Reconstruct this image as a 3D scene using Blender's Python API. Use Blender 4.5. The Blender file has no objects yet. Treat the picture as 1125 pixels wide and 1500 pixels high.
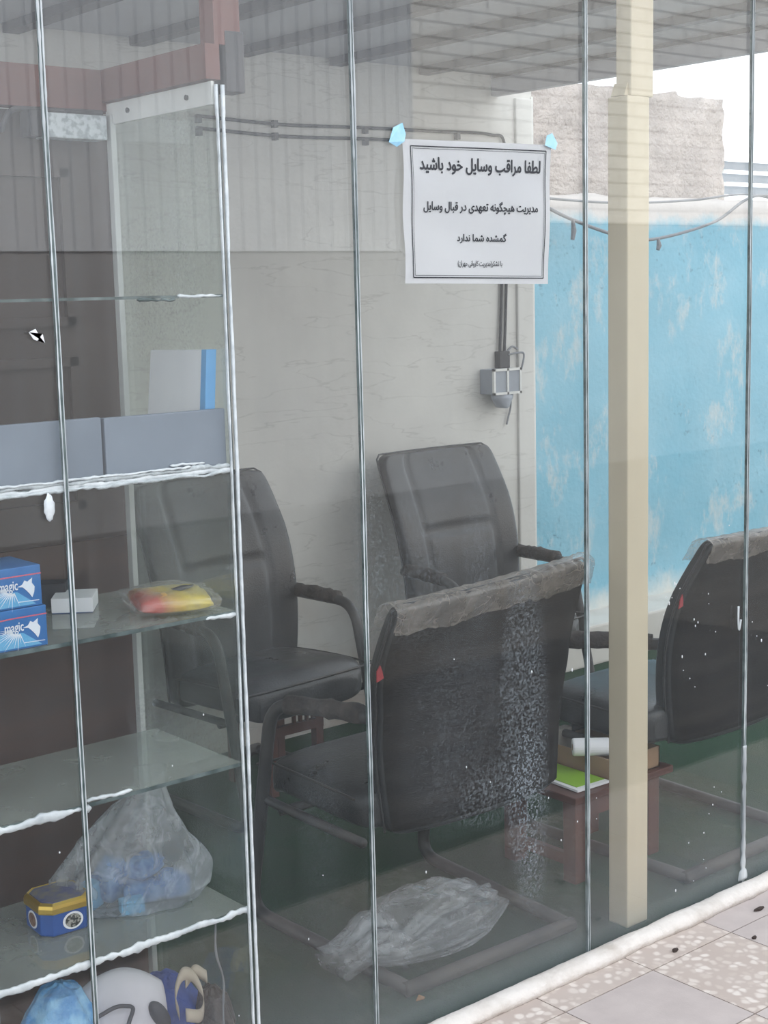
import bpy, bmesh, math, random
import numpy as np
from mathutils import Vector, Matrix, noise
from mathutils.geometry import delaunay_2d_cdt
random.seed(7)
C = bpy.context.scene.collection
PI = math.pi
D = 2.195            # plane of the shop glass (y); x runs along it, y goes into the room, z up
WALL = 4.07          # plane of the plastered back wall

# ------------------------------------------------------------------ materials
class NT:
    def __init__(s, name):
        s.m = bpy.data.materials.new(name); s.m.use_nodes = True
        s.t = s.m.node_tree; s.t.nodes.clear()
        s.out = s.t.nodes.new('ShaderNodeOutputMaterial')
    def n(s, typ, **kw):
        nd = s.t.nodes.new(typ)
        for k, v in kw.items():
            if k in ('operation','blend_type','data_type','feature','distance','wave_type','bands_direction','noise_dimensions','musgrave_type','interpolation_type','clamp'):
                setattr(nd, k, v)
            else:
                nd.inputs[k].default_value = v
        return nd
    def l(s, a, b): s.t.links.new(a, b)
    def val(s, x, sock):
        if isinstance(x, (int, float)): sock.default_value = x
        else: s.l(x, sock)
    def math(s, op, a, b=None, c=None, clamp=False):
        nd = s.t.nodes.new('ShaderNodeMath'); nd.operation = op; nd.use_clamp = clamp
        s.val(a, nd.inputs[0])
        if b is not None: s.val(b, nd.inputs[1])
        if c is not None: s.val(c, nd.inputs[2])
        return nd.outputs[0]
    def coords(s, scale=(1,1,1)):
        tc = s.n('ShaderNodeTexCoord'); mp = s.n('ShaderNodeMapping'); mp.inputs['Scale'].default_value = scale
        s.l(tc.outputs['Object'], mp.inputs['Vector']); return mp.outputs[0]
    def noise(s, vec, scale, detail=4, rough=.55):
        nd = s.n('ShaderNodeTexNoise', Scale=scale, Detail=detail, Roughness=rough); s.l(vec, nd.inputs['Vector']); return nd.outputs['Fac']
    def voro(s, vec, scale, feature='F1'):
        nd = s.n('ShaderNodeTexVoronoi', Scale=scale, feature=feature); s.l(vec, nd.inputs['Vector']); return nd
    def ramp(s, fac, stops, interp='LINEAR'):
        nd = s.n('ShaderNodeValToRGB'); nd.color_ramp.interpolation = interp
        e = nd.color_ramp.elements
        while len(e) < len(stops): e.new(.5)
        for i, (p, c) in enumerate(stops):
            e[i].position = p
            e[i].color = (c, c, c, 1) if isinstance(c, (int, float)) else (*c, 1)
        s.l(fac, nd.inputs[0]); return nd.outputs[0]
    def mix(s, f, a, b):
        nd = s.n('ShaderNodeMix', data_type='RGBA'); s.val(f, nd.inputs[0])
        for x, i in ((a, 6), (b, 7)):
            if isinstance(x, tuple): nd.inputs[i].default_value = (*x, 1)
            else: s.l(x, nd.inputs[i])
        return nd.outputs[2]
    def mixs(s, f, a, b):
        nd = s.n('ShaderNodeMixShader'); s.val(f, nd.inputs[0]); s.l(a, nd.inputs[1]); s.l(b, nd.inputs[2]); return nd.outputs[0]
    def bsdf(s, col, rough=.6, metal=0, spec=.5, bump=None, bstr=.3, bdist=.01):
        b = s.n('ShaderNodeBsdfPrincipled'); b.inputs['Metallic'].default_value = metal
        b.inputs['Specular IOR Level'].default_value = spec
        s.val(rough, b.inputs['Roughness'])
        if isinstance(col, tuple): b.inputs['Base Color'].default_value = (*col, 1)
        else: s.l(col, b.inputs['Base Color'])
        if bump is not None:
            bp = s.n('ShaderNodeBump', Strength=bstr, Distance=bdist); s.l(bump, bp.inputs['Height']); s.l(bp.outputs[0], b.inputs['Normal'])
        return b.outputs[0]
    def done(s, sh): s.l(sh, s.out.inputs['Surface']); return s.m

def mat(name, col, col2=None, rough=.6, metal=0, scale=8, bump=0, spec=.5, stretch=(1,1,1), detail=5, lo=.35, hi=.7, bscale=None, bdist=.01):
    t = NT(name); v = t.coords(stretch); f = t.noise(v, scale, detail)
    c2 = col2 if col2 else tuple(min(1, x*.8) for x in col)
    c = t.mix(t.ramp(f, [(lo, 0.), (hi, 1.)]), col, c2)
    bm_ = None
    if bump: bm_ = t.noise(v, bscale or scale*6, 4)
    return t.done(t.bsdf(c, rough, metal, spec, bm_, bump, bdist))

def schlick(t, base=.045):
    g = t.n('ShaderNodeNewGeometry')
    d = t.n('ShaderNodeVectorMath'); d.operation = 'DOT_PRODUCT'
    t.l(g.outputs['Incoming'], d.inputs[0]); t.l(g.outputs['Normal'], d.inputs[1])
    c = t.math('ABSOLUTE', d.outputs['Value'])
    p = t.math('POWER', t.math('SUBTRACT', 1.0, c, clamp=True), 5.0)
    return t.math('MULTIPLY_ADD', p, 1-base, base)

def glass_mat(name, tint, dust_fn=None, dust_col=(.54,.60,.66), base=.045, grough=.0):
    t = NT(name)
    tr = t.n('ShaderNodeBsdfTransparent'); tr.inputs[0].default_value = (*tint, 1)
    gl = t.n('ShaderNodeBsdfGlossy', Roughness=grough); gl.inputs[0].default_value = (1,1,1,1)
    sh = t.mixs(schlick(t, base), tr.outputs[0], gl.outputs[0])
    if dust_fn:
        df = t.n('ShaderNodeBsdfDiffuse'); df.inputs[0].default_value = (*dust_col, 1)
        tl = t.n('ShaderNodeBsdfTranslucent'); tl.inputs[0].default_value = (*dust_col, 1)
        both = t.mixs(.35, df.outputs[0], tl.outputs[0])
        sh = t.mixs(dust_fn(t), sh, both)
    return t.done(sh)

def pane_dust(t):
    tc = t.n('ShaderNodeTexCoord'); v = tc.outputs['Object']
    sx = t.n('ShaderNodeSeparateXYZ'); t.l(v, sx.inputs[0]); X, Z = sx.outputs[0], sx.outputs[2]
    mp = t.n('ShaderNodeMapping'); mp.inputs['Scale'].default_value = (38, 1, .5); t.l(v, mp.inputs['Vector'])
    streak = t.ramp(t.noise(mp.outputs[0], 1.0, 3), [(.45, 0.), (.8, 1.)])
    cloud = t.ramp(t.noise(v, 3.2, 5, .6), [(.38, 0.), (.72, 1.)])
    fine = t.ramp(t.noise(v, 260, 2), [(.55, 0.), (.75, 1.)])
    low = t.math('MULTIPLY', t.math('POWER', t.math('SUBTRACT', 1.0, t.math('DIVIDE', Z, .35, clamp=True), clamp=True), 2.0), .14)
    speck = t.ramp(t.noise(v, 165, 3, .6), [(.5, 0.), (.6, 1.)])
    def blob(cx, cz, rx, rz):
        a = t.math('DIVIDE', t.math('SUBTRACT', X, cx), rx); b = t.math('DIVIDE', t.math('SUBTRACT', Z, cz), rz)
        r = t.math('ADD', t.math('MULTIPLY', a, a), t.math('MULTIPLY', b, b))
        return t.math('SUBTRACT', 1.0, r, clamp=True)
    pch = None
    for (cx, cz, rx, rz, k) in ((2.228,.62,.080,.36,.26), (2.245,.40,.07,.22,.20), (2.25,.24,.05,.10,.14), (2.03,.62,.16,.24,.10), (1.92,.98,.11,.16,.10), (2.10,1.02,.05,.20,.10), (1.80,1.04,.05,.22,.10), (2.12,.47,.10,.08,.16), (3.6,.9,.2,.5,.2), (1.66,.55,.06,.3,.06), (1.30,.80,.06,.10,.10)):
        b = t.math('MULTIPLY', t.math('MULTIPLY', t.math('POWER', blob(cx, cz, rx, rz), .6), speck), k)
        pch = b if pch is None else t.math('ADD', pch, b)
    f = t.math('MULTIPLY_ADD', streak, .018, .009)
    f = t.math('ADD', f, t.math('MULTIPLY', cloud, .020))
    f = t.math('ADD', f, t.math('MULTIPLY', fine, .012))
    f = t.math('ADD', f, low)
    return t.math('ADD', f, pch, clamp=True)

def side_dust(t):
    v = t.n('ShaderNodeTexCoord').outputs['Object']
    c = t.ramp(t.noise(v, 4, 5), [(.35, .02), (.75, .10)])
    sp = t.ramp(t.noise(v, 170, 3, .6), [(.52, 0.), (.62, .14)])
    m = t.ramp(t.noise(v, 5.5, 3), [(.45, 0.), (.6, 1.)])
    return t.math('ADD', c, t.math('MULTIPLY', sp, m))

def shelf_dust(t):
    v = t.n('ShaderNodeTexCoord').outputs['Object']
    return t.ramp(t.noise(v, 7, 5), [(.3, .26), (.7, .40)])

def film_mat(name, amount, col=(.75,.77,.80), scale=14, crackle=False, st=(1,1,1), bd=.008):
    t = NT(name)
    v = t.n('ShaderNodeTexCoord').outputs['Object']
    nz = t.n('ShaderNodeTexNoise', Scale=6, Detail=3); t.l(v, nz.inputs['Vector'])
    wv = t.n('ShaderNodeVectorMath'); wv.operation = 'MULTIPLY_ADD'
    t.l(nz.outputs['Color'], wv.inputs[0]); wv.inputs[1].default_value = (.25,.25,.25); t.l(v, wv.inputs[2])
    if crackle:
        vo = t.voro(wv.outputs[0], scale, 'DISTANCE_TO_EDGE'); crease = t.math('MULTIPLY', t.ramp(vo.outputs['Distance'], [(.0, 1.), (.05, 0.)]), t.ramp(t.noise(v, 16, 3), [(.42, 0.), (.62, 1.)]))
    else:
        mp = t.n('ShaderNodeMapping'); mp.inputs['Scale'].default_value = st; t.l(wv.outputs[0], mp.inputs['Vector'])
        crease = t.ramp(t.noise(mp.outputs[0], scale, 3, .6), [(.52, 0.), (.68, 1.)])
    cl = t.ramp(t.noise(v, 12, 5, .6), [(.35, 0.), (.75, 1.)])
    fac = t.math('ADD', t.math('MULTIPLY', crease, amount*.7), t.math('MULTIPLY_ADD', cl, amount*.8, amount*.45), clamp=True)
    bp = t.n('ShaderNodeBump', Strength=.6, Distance=bd); t.l(t.noise(v, 28, 4), bp.inputs['Height'])
    tr = t.n('ShaderNodeBsdfTransparent'); tr.inputs[0].default_value = (.97,.975,.98,1)
    gl = t.n('ShaderNodeBsdfGlossy', Roughness=.16); t.l(bp.outputs[0], gl.inputs['Normal'])
    a = t.mixs(schlick(t, .07), tr.outputs[0], gl.outputs[0])
    df = t.n('ShaderNodeBsdfDiffuse'); df.inputs[0].default_value = (*col, 1); t.l(bp.outputs[0], df.inputs['Normal'])
    tl = t.n('ShaderNodeBsdfTranslucent'); tl.inputs[0].default_value = (*col, 1)
    return t.done(t.mixs(fac, a, t.mixs(.4, df.outputs[0], tl.outputs[0])))

def leather_mat(name, dustiness):
    t = NT(name); v = t.n('ShaderNodeTexCoord').outputs['Object']
    d = t.ramp(t.noise(v, 9, 6, .65), [(.35, 0.), (.75, dustiness)])
    c = t.mix(d, (.016,.017,.020), (.17,.165,.165))
    r = t.math('MULTIPLY_ADD', d, .9, .27)
    vo = t.voro(v, 160)
    return t.done(t.bsdf(c, r, 0, .45, vo.outputs['Distance'], .25, .002))

M = {}
def mats():
    M['pane'] = glass_mat('shop_glass', (.985,.99,.985), pane_dust, base=.043)
    M['side_glass'] = glass_mat('side_glass', (.93,.965,.945), side_dust, (.60,.66,.64))
    M['shelf_glass'] = glass_mat('shelf_glass', (.90,.95,.93), shelf_dust, (.56,.58,.55))
    M['edge'] = mat('glass_edge', (.05,.075,.075), (.20,.25,.25), .15, scale=20)
    M['silicone'] = mat('silicone', (.80,.83,.85), (.50,.54,.57), .35, scale=30, bump=.4, bscale=80, bdist=.004)
    M['smear'] = mat('grey_silicone', (.62,.66,.68), (.36,.40,.42), .4, scale=60, bump=.6, bscale=90, bdist=.005)
    M['clear_sil'] = mat('clear_silicone', (.70,.73,.75), (.26,.29,.31), .25, scale=25, stretch=(1,1,.15), bump=.3, bscale=60, bdist=.004)
    # plaster
    t = NT('plaster'); v = t.coords(); n1 = t.noise(v, 1.6, 6, .6); n2 = t.noise(v, 26, 4)
    c = t.mix(t.ramp(n1, [(.35, 0.), (.7, 1.)]), (.66,.645,.61), (.54,.525,.50))
    sx = t.n('ShaderNodeSeparateXYZ'); t.l(v, sx.inputs[0])
    damp = t.math('MULTIPLY', t.ramp(sx.outputs[2], [(.15, 1.), (.62, 0.)]), t.ramp(t.noise(v, 5, 5), [(.35, .0), (.65, .55)]))
    c = t.mix(damp, c, (.42,.30,.22))
    cr = t.n('ShaderNodeTexNoise', Scale=2.2, Detail=6); mp = t.n('ShaderNodeMapping'); mp.inputs['Scale'].default_value = (.7,1,4.5); t.l(v, mp.inputs['Vector']); t.l(mp.outputs[0], cr.inputs['Vector'])
    crack = t.ramp(cr.outputs['Fac'], [(.492, 0.), (.5, .30), (.508, 0.)])
    c = t.mix(crack, c, (.30,.28,.26))
    M['plaster'] = t.done(t.bsdf(c, .85, 0, .2, n2, .25, .006))
    # blue painted wall
    t = NT('blue_paint'); v = t.coords(); n1 = t.noise(v, 2.1, 6, .62)
    c = t.mix(t.ramp(n1, [(.35, 0.), (.7, 1.)]), (.20,.455,.58), (.285,.52,.63))
    peel = t.ramp(t.noise(t.coords((1.6,1,.8)), 4.2, 8, .72), [(.54, 0.), (.66, .85)])
    c = t.mix(peel, c, (.50,.58,.60))
    drk = t.ramp(t.noise(v, 30, 5, .7), [(.57, 0.), (.70, .7)])
    c = t.mix(t.math('MULTIPLY', drk, t.ramp(t.noise(v, 2.5, 3), [(.42, 0.), (.6, 1.)])), c, (.10,.20,.27))
    sx = t.n('ShaderNodeSeparateXYZ'); t.l(v, sx.inputs[0])
    zz = t.math('MULTIPLY_ADD', t.noise(v, 6, 5, .65), .14, sx.outputs[2])
    c = t.mix(t.ramp(zz, [(.22, 1.), (.34, 0.)]), c, (.66,.66,.62))
    zz2 = t.math('MULTIPLY_ADD', t.noise(v, 5, 5, .65), .16, sx.outputs[2])
    c = t.mix(t.ramp(t.math('DIVIDE', zz2, 2.5), [(.752, 0.), (.775, 1.)]), c, (.58,.54,.52))
    M['blue'] = t.done(t.bsdf(c, .75, 0, .25, t.noise(v, 40, 5), .35, .008))
    M['mud'] = mat('mud_render', (.50,.44,.41), (.40,.355,.335), .95, scale=7, bump=.9, bscale=38, bdist=.03, spec=.1, detail=8)
    # turf
    t = NT('green_turf'); v = t.coords(); f = t.noise(v, 150, 4, .7); g = t.noise(v, 2.2, 4)
    c = t.mix(t.ramp(f, [(.4, 0.), (.65, 1.)]), (.012,.040,.020), (.035,.085,.045))
    c = t.mix(t.ramp(g, [(.40, 0.), (.75, .6)]), c, (.060,.062,.050))
    M['turf'] = t.done(t.bsdf(c, .95, 0, .1, f, .8, .01))
    # terrazzo with pebbles
    t = NT('terrazzo'); tc = t.coords()
    wn = t.n('ShaderNodeTexNoise', Scale=20, Detail=2); t.l(tc, wn.inputs['Vector'])
    wv = t.n('ShaderNodeVectorMath'); wv.operation = 'MULTIPLY_ADD'; t.l(wn.outputs['Color'], wv.inputs[0]); wv.inputs[1].default_value = (.03,.03,.03); t.l(tc, wv.inputs[2])
    vo = t.voro(wv.outputs[0], 42); vc = t.n('ShaderNodeSeparateXYZ'); t.l(vo.outputs['Color'], vc.inputs[0])
    peb = t.mix(vc.outputs[0], (.74,.67,.62), (.50,.42,.37))
    c = t.mix(t.ramp(vo.outputs['Distance'], [(.30, 0.), (.55, 1.)]), peb, (.47,.39,.35))
    c = t.mix(t.ramp(t.noise(tc, 5, 4), [(.4, 0.), (.7, .35)]), c, (.56,.49,.45))
    M['terrazzo'] = t.done(t.bsdf(c, .7, 0, .3))
    M['tile_grey'] = mat('cement_tile', (.50,.435,.415), (.44,.38,.365), .8, scale=14, detail=8, bump=.15, bscale=200, bdist=.002)
    M['asphalt'] = mat('asphalt', (.09,.088,.086), (.11,.105,.10), .9, scale=30)
    M['grout'] = mat('grout', (.20,.17,.15), (.14,.12,.11), .95, scale=40)
    M['caulk'] = mat('white_caulk', (.72,.67,.63), (.50,.44,.39), .6, scale=14, bump=.6, bscale=70, bdist=.008, lo=.45, hi=.8)
    M['roof'] = mat('roof_sheet', (.36,.36,.39), (.31,.31,.34), .7, scale=2)
    M['purlin'] = mat('purlin_steel', (.030,.028,.036), (.045,.042,.052), .6, scale=10)
    M['post'] = mat('cream_paint', (.66,.575,.43), (.60,.51,.37), .45, scale=5, stretch=(1,1,.4), lo=.4, hi=.75)
    M['red_steel'] = mat('red_oxide_steel', (.17,.062,.05), (.12,.05,.042), .6, scale=6)
    M['dark_steel'] = mat('dark_steel', (.06,.055,.06), (.04,.036,.04), .6, scale=6)
    M['door'] = mat('brown_door_paint', (.045,.030,.027), (.062,.043,.037), .55, scale=3, stretch=(1,1,.3))
    M['door_low'] = mat('brown_kick_panel', (.075,.042,.034), (.052,.032,.028), .6, scale=5, stretch=(.6,1,3))
    M['alu'] = mat('white_aluminium', (.72,.72,.69), (.62,.62,.60), .4, scale=8)
    M['post_alu'] = mat('dull_aluminium', (.50,.51,.50), (.42,.43,.42), .4, scale=8)
    M['screw'] = mat('screw_steel', (.05,.05,.05), rough=.4)
    M['leather'] = leather_mat('black_leatherette', .28)
    M['leather_front'] = leather_mat('black_leatherette_cleaner', .14)
    M['back_cloth'] = mat('dusty_brown_back_cloth', (.022,.019,.019), (.048,.039,.036), .9, scale=5, stretch=(.5,1,3), bump=.3, bscale=150, bdist=.003)
    M['tube'] = mat('black_tube', (.022,.021,.023), (.075,.065,.058), .5, scale=9, lo=.4, hi=.75)
    M['floor_tube'] = mat('dusty_tube', (.11,.095,.082), (.05,.045,.042), .65, scale=12)
    M['sleeve'] = mat('arm_wrap', (.035,.03,.03), (.08,.065,.058), .85, scale=30, bump=.7, bscale=60, bdist=.01)
    M['wrap'] = film_mat('torn_plastic_wrap', .46, (.62,.55,.49), 22, True)
    M['tag'] = mat('red_tag', (.42,.045,.055), (.30,.03,.04), .7, scale=20)
    M['tag_brown'] = mat('brown_tag', (.22,.13,.10), rough=.7)
    M['wood_red'] = mat('red_brown_wood', (.115,.042,.032), (.07,.03,.025), .5, scale=9, stretch=(1,1,.15))
    M['card'] = mat('cardboard', (.33,.21,.125), (.27,.17,.10), .85, scale=20)
    M['card_in'] = mat('grey_card', (.32,.30,.27), (.26,.24,.22), .85, scale=20)
    M['paper'] = mat('white_paper', (.86,.86,.88), (.80,.80,.83), .7, scale=12)
    M['sheet'] = mat('notice_paper', (.93,.93,.94), (.90,.90,.92), .7, scale=6)
    M['ink'] = mat('black_ink', (.012,.014,.022), (.02,.022,.03), .6)
    M['green'] = mat('lime_paper', (.30,.55,.03), (.26,.49,.03), .5, scale=9)
    M['tape'] = mat('blue_tape', (.30,.62,.86), (.44,.72,.90), .35, scale=40)
    M['blue_box'] = mat('blue_carton', (.055,.21,.50), (.035,.155,.42), .35, scale=12)
    M['packet_blue'] = mat('blue_packet_print', (.06,.16,.40), (.20,.34,.58), .35, scale=40, lo=.4, hi=.6)
    M['blue_light'] = mat('light_blue_print', (.22,.52,.76), (.12,.40,.68), .35, scale=20)
    M['box_red'] = mat('pink_line', (.75,.16,.22), rough=.4)
    M['white_ink'] = mat('white_ink', (.86,.89,.93), (.78,.83,.90), .4)
    M['book_blue'] = mat('blue_spine', (.14,.40,.74), (.17,.45,.78), .4)
    M['grey_board'] = mat('grey_blue_board', (.22,.26,.32), (.18,.215,.27), .5, scale=6)
    M['tin_blue'] = mat('blue_tin', (.03,.10,.36), (.025,.075,.28), .3, scale=12)
    M['gold'] = mat('gold_lid', (.62,.42,.09), (.50,.33,.07), .3, metal=.75, scale=10)
    M['lid_print'] = mat('lid_print', (.22,.20,.17), (.07,.08,.24), .45, scale=40)
    M['brown_print'] = mat('brown_print', (.13,.045,.035), (.30,.20,.14), .5, scale=160)
    M['dark_print'] = mat('dark_print', (.02,.02,.018), (.36,.34,.30), .5, scale=170, lo=.45, hi=.55)
    t = NT('wafer_wrapper'); v = t.coords(); sx = t.n('ShaderNodeSeparateXYZ'); t.l(v, sx.inputs[0])
    f = t.math('MULTIPLY_ADD', t.noise(v, 22, 3), .03, sx.outputs[0])
    c = t.ramp(t.math('MULTIPLY_ADD', f, 6.0, .66), [(.0, (.55,.08,.08)), (.42, (.62,.14,.10)), (.56, (.72,.44,.12)), (.72, (.78,.60,.10)), (1., (.80,.64,.12))])
    M['wafer'] = t.done(t.bsdf(c, .3, 0, .5, t.noise(v, 60, 3), .5, .004))
    M['bag'] = film_mat('clear_bag_film', .42, (.66,.68,.71), 9, False, (3,3,1))
    M['bag_floor'] = film_mat('milky_bag_film', .33, (.62,.64,.67), 5, False, (1,4,4), .002)
    M['cling'] = film_mat('cling_film', .16, (.72,.73,.74), 24)
    M['foil_blue'] = mat('shiny_blue_foil', (.10,.32,.66), (.28,.56,.82), .25, scale=26, bump=.8, bscale=45, bdist=.01, detail=7, lo=.42, hi=.62)
    M['cloth_blue'] = mat('royal_blue_cloth', (.035,.10,.42), (.03,.075,.33), .8, scale=16, bump=.3)
    M['shoe'] = mat('pale_shoe', (.66,.64,.69), (.56,.55,.60), .5, scale=10)
    M['shoe_dark'] = mat('dark_trim', (.05,.052,.065), rough=.6)
    M['tan'] = mat('tan_canvas', (.50,.43,.35), (.42,.36,.29), .85, scale=20)
    M['black_bag'] = mat('black_plastic', (.030,.025,.025), (.07,.055,.05), .4, scale=26, bump=.8, bscale=40, bdist=.01)
    M['cable'] = mat('black_cable', (.03,.03,.036), rough=.6)
    M['grey_wire'] = mat('grey_wire', (.20,.21,.23), rough=.6)
    M['socket'] = mat('grey_socket', (.30,.33,.37), (.25,.27,.31), .5, scale=10)
    M['closer'] = mat('grey_mottled_box', (.56,.60,.62), (.33,.36,.38), .5, scale=75, detail=3, lo=.45, hi=.6)
    M['brick'] = None
    t = NT('painted_brick'); v = t.coords(); br = t.n('ShaderNodeTexBrick', Scale=1.0)
    br.inputs['Color1'].default_value = (.70,.69,.68,1); br.inputs['Color2'].default_value = (.64,.63,.62,1); br.inputs['Mortar'].default_value = (.44,.43,.42,1)
    br.inputs['Mortar Size'].default_value = .008; br.inputs['Brick Width'].default_value = .26; br.inputs['Row Height'].default_value = .085
    cmb = t.n('ShaderNodeSeparateXYZ'); t.l(v, cmb.inputs[0]); cb = t.n('ShaderNodeCombineXYZ'); t.l(cmb.outputs[0], cb.inputs[0]); t.l(cmb.outputs[2], cb.inputs[1]); t.l(cb.outputs[0], br.inputs['Vector'])
    M['brick'] = t.done(t.bsdf(br.outputs['Color'], .9, 0, .2))
    M['sheet_metal'] = mat('pale_corrugated_sheet', (.50,.52,.56), (.45,.47,.52), .6, scale=2)
    M['dado'] = mat('dark_dado', (.10,.095,.095), (.08,.075,.075), .9, scale=3)
    M['mid_dado'] = mat('mid_grey_dado', (.22,.22,.23), (.19,.19,.20), .9, scale=3)
    M['plinth'] = mat('pale_plinth', (.62,.60,.56), (.52,.49,.45), .9, scale=4)
    M['fence'] = mat('fence_steel', (.20,.21,.24), rough=.6)
    M['fleck'] = mat('paint_fleck', (.85,.86,.88), rough=.5)
    M['leaf'] = mat('dry_leaf', (.30,.16,.05), (.22,.11,.04), .8)
    M['dark_bit'] = mat('dark_debris', (.05,.035,.03), rough=.9)
mats()

# ------------------------------------------------------------------ geometry helpers
def box(bm, x0, x1, y0, y1, z0, z1, mi=0):
    vs = [bm.verts.new(p) for p in ((x0,y0,z0),(x1,y0,z0),(x1,y1,z0),(x0,y1,z0),(x0,y0,z1),(x1,y0,z1),(x1,y1,z1),(x0,y1,z1))]
    for f in ((0,3,2,1),(4,5,6,7),(0,1,5,4),(1,2,6,5),(2,3,7,6),(3,0,4,7)):
        fc = bm.faces.new([vs[i] for i in f]); fc.material_index = mi
    return vs
def bev(bm, w, seg=2):
    bmesh.ops.bevel(bm, geom=list(bm.edges), offset=w, segments=seg, affect='EDGES', profile=.6)
def nbox(x0, x1, y0, y1, z0, z1, b=0):
    bm = bmesh.new(); box(bm, x0, x1, y0, y1, z0, z1)
    if b: bev(bm, b)
    return bm
def loft(bm, rings, cap=True, closed=True):
    rv = [[bm.verts.new(p) for p in r] for r in rings]
    n = len(rv[0])
    for a, b in zip(rv, rv[1:]):
        for i in range(n if closed else n-1):
            j = (i+1) % n
            bm.faces.new((a[i], a[j], b[j], b[i]))
    if cap and closed:
        bm.faces.new(list(reversed(rv[0]))); bm.faces.new(rv[-1])
    return rv
def fillet(pts, r, seg=6):
    out = [Vector(pts[0])]
    for a, b, c in zip(pts, pts[1:], pts[2:]):
        a, b, c = Vector(a), Vector(b), Vector(c)
        u, v = (a-b), (c-b); rr = min(r, u.length*.48, v.length*.48)
        p, q = b+u.normalized()*rr, b+v.normalized()*rr
        for k in range(seg+1):
            s = k/seg; out.append((1-s)**2*p + 2*s*(1-s)*b + s*s*q)
    out.append(Vector(pts[-1])); return out
def tube(bm, pts, r, n=10, jit=0):
    pts = [Vector(p) for p in pts]; rings = []
    t0 = (pts[1]-pts[0]).normalized()
    nrm = t0.orthogonal().normalized()
    for i, p in enumerate(pts):
        t = ((pts[min(i+1, len(pts)-1)]-pts[max(i-1, 0)])).normalized()
        nrm = (nrm - t*nrm.dot(t)).normalized(); bn = t.cross(nrm)
        rr = (r[i] if isinstance(r, list) else r)*(1+jit*(random.random()-.5))
        rings.append([p + (nrm*math.cos(2*PI*k/n) + bn*math.sin(2*PI*k/n))*rr for k in range(n)])
    loft(bm, rings)
def sub(pts, k):
    out = []
    for a, b in zip(pts, pts[1:]):
        a, b = Vector(a), Vector(b)
        for i in range(k): out.append(a.lerp(b, i/k))
    out.append(Vector(pts[-1])); return out
def catmull(pts, k=8):
    P = [Vector(p) for p in pts]; P = [P[0]*2-P[1]] + P + [P[-1]*2-P[-2]]; out = []
    for i in range(1, len(P)-2):
        for s in range(k):
            t = s/k
            out.append(.5*((2*P[i]) + (P[i+1]-P[i-1])*t + (2*P[i-1]-5*P[i]+4*P[i+1]-P[i+2])*t*t + (3*P[i]-P[i-1]-3*P[i+1]+P[i+2])*t**3))
    out.append(P[-2]); return out
def poly(bm, pts, mi=0):
    f = bm.faces.new([bm.verts.new(p) for p in pts]); f.material_index = mi; return f
def prism(bm, pts, vec):
    vec = Vector(vec); a = [bm.verts.new(p) for p in pts]; b = [bm.verts.new(Vector(p)+vec) for p in pts]
    bm.faces.new(a); bm.faces.new(list(reversed(b))); n = len(a)
    for i in range(n): bm.faces.new((a[i], b[i], b[(i+1) % n], a[(i+1) % n]))

def obj(name, bm, m, parent=None, loc=None, smooth=False):
    """bm holds world coordinates; the object's origin goes to loc (or to its parent's origin)"""
    if parent is not None:
        o0 = parent
        base = Vector(o0.location)
        while o0.parent: o0 = o0.parent; base = base + Vector(o0.location)
        off = base
    else: off = Vector(loc) if loc else Vector((0,0,0))
    bmesh.ops.recalc_face_normals(bm, faces=bm.faces[:])
    for v in bm.verts: v.co -= off
    me = bpy.data.meshes.new(name); bm.to_mesh(me); bm.free()
    for x in (m if isinstance(m, list) else [m]): me.materials.append(M[x] if isinstance(x, str) else x)
    if smooth: me.polygons.foreach_set('use_smooth', [True]*len(me.polygons))
    o = bpy.data.objects.new(name, me); C.objects.link(o)
    if parent is not None: o.parent = parent
    elif loc: o.location = loc
    return o
def tag(o, label, cat, group=None):
    o['label'] = label; o['category'] = cat
    if group: o['group'] = group
    return o
def thing(name, loc, label, cat, group=None):
    o = bpy.data.objects.new(name, None); o.location = loc; o.empty_display_size = .05; C.objects.link(o)
    return tag(o, label, cat, group)
def struct(name, bm, m, loc=None, smooth=False, label=None):
    o = obj(name, bm, m, None, loc, smooth); o['kind'] = 'structure'
    if label: o['label'] = label; o['category'] = name.split('_')[0]
    return o

# ------------------------------------------------------------------ the setting
struct('floor', nbox(-.8, 8., D-.02, 4.3, -.08, 0), 'turf', label='dark green artificial turf covering the room floor')

# pavement of square tiles, pebbled and plain, with a narrow strip along the glass
bm = bmesh.new()
box(bm, -3, 10, 1.46, 2.17, -.08, -.006, 2)
xs = [2.487+.2915*i for i in range(-14, 18)]; ys = [2.049-.28*j for j in range(0, 3)]
g = .0016
def tile(x0, x1, y0, y1, mi): 
    box(bm, x0+g, x1-g, y0+g, y1-g, -.03, 0, mi)
for i in range(len(xs)-1):
    for j in range(len(ys)-1):
        tile(xs[i], xs[i+1], ys[j+1], ys[j], (i+j) % 2 == 1 and 1 or 0)
    tile(xs[i], xs[i+1], 2.049, 2.169, 1 if i in (15,) else 0)
struct('pavement', bm, ['terrazzo','tile_grey','grout'], label='pavement of pebbled and plain grey square tiles outside the glass')

struct('ground_alley', nbox(-4, 14, -2.3, 1.487, -.1, -.002), 'asphalt', label='dark asphalt of the alley')  # unseen ground, dark tone added to keep reflected haze off the lower glass

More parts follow.
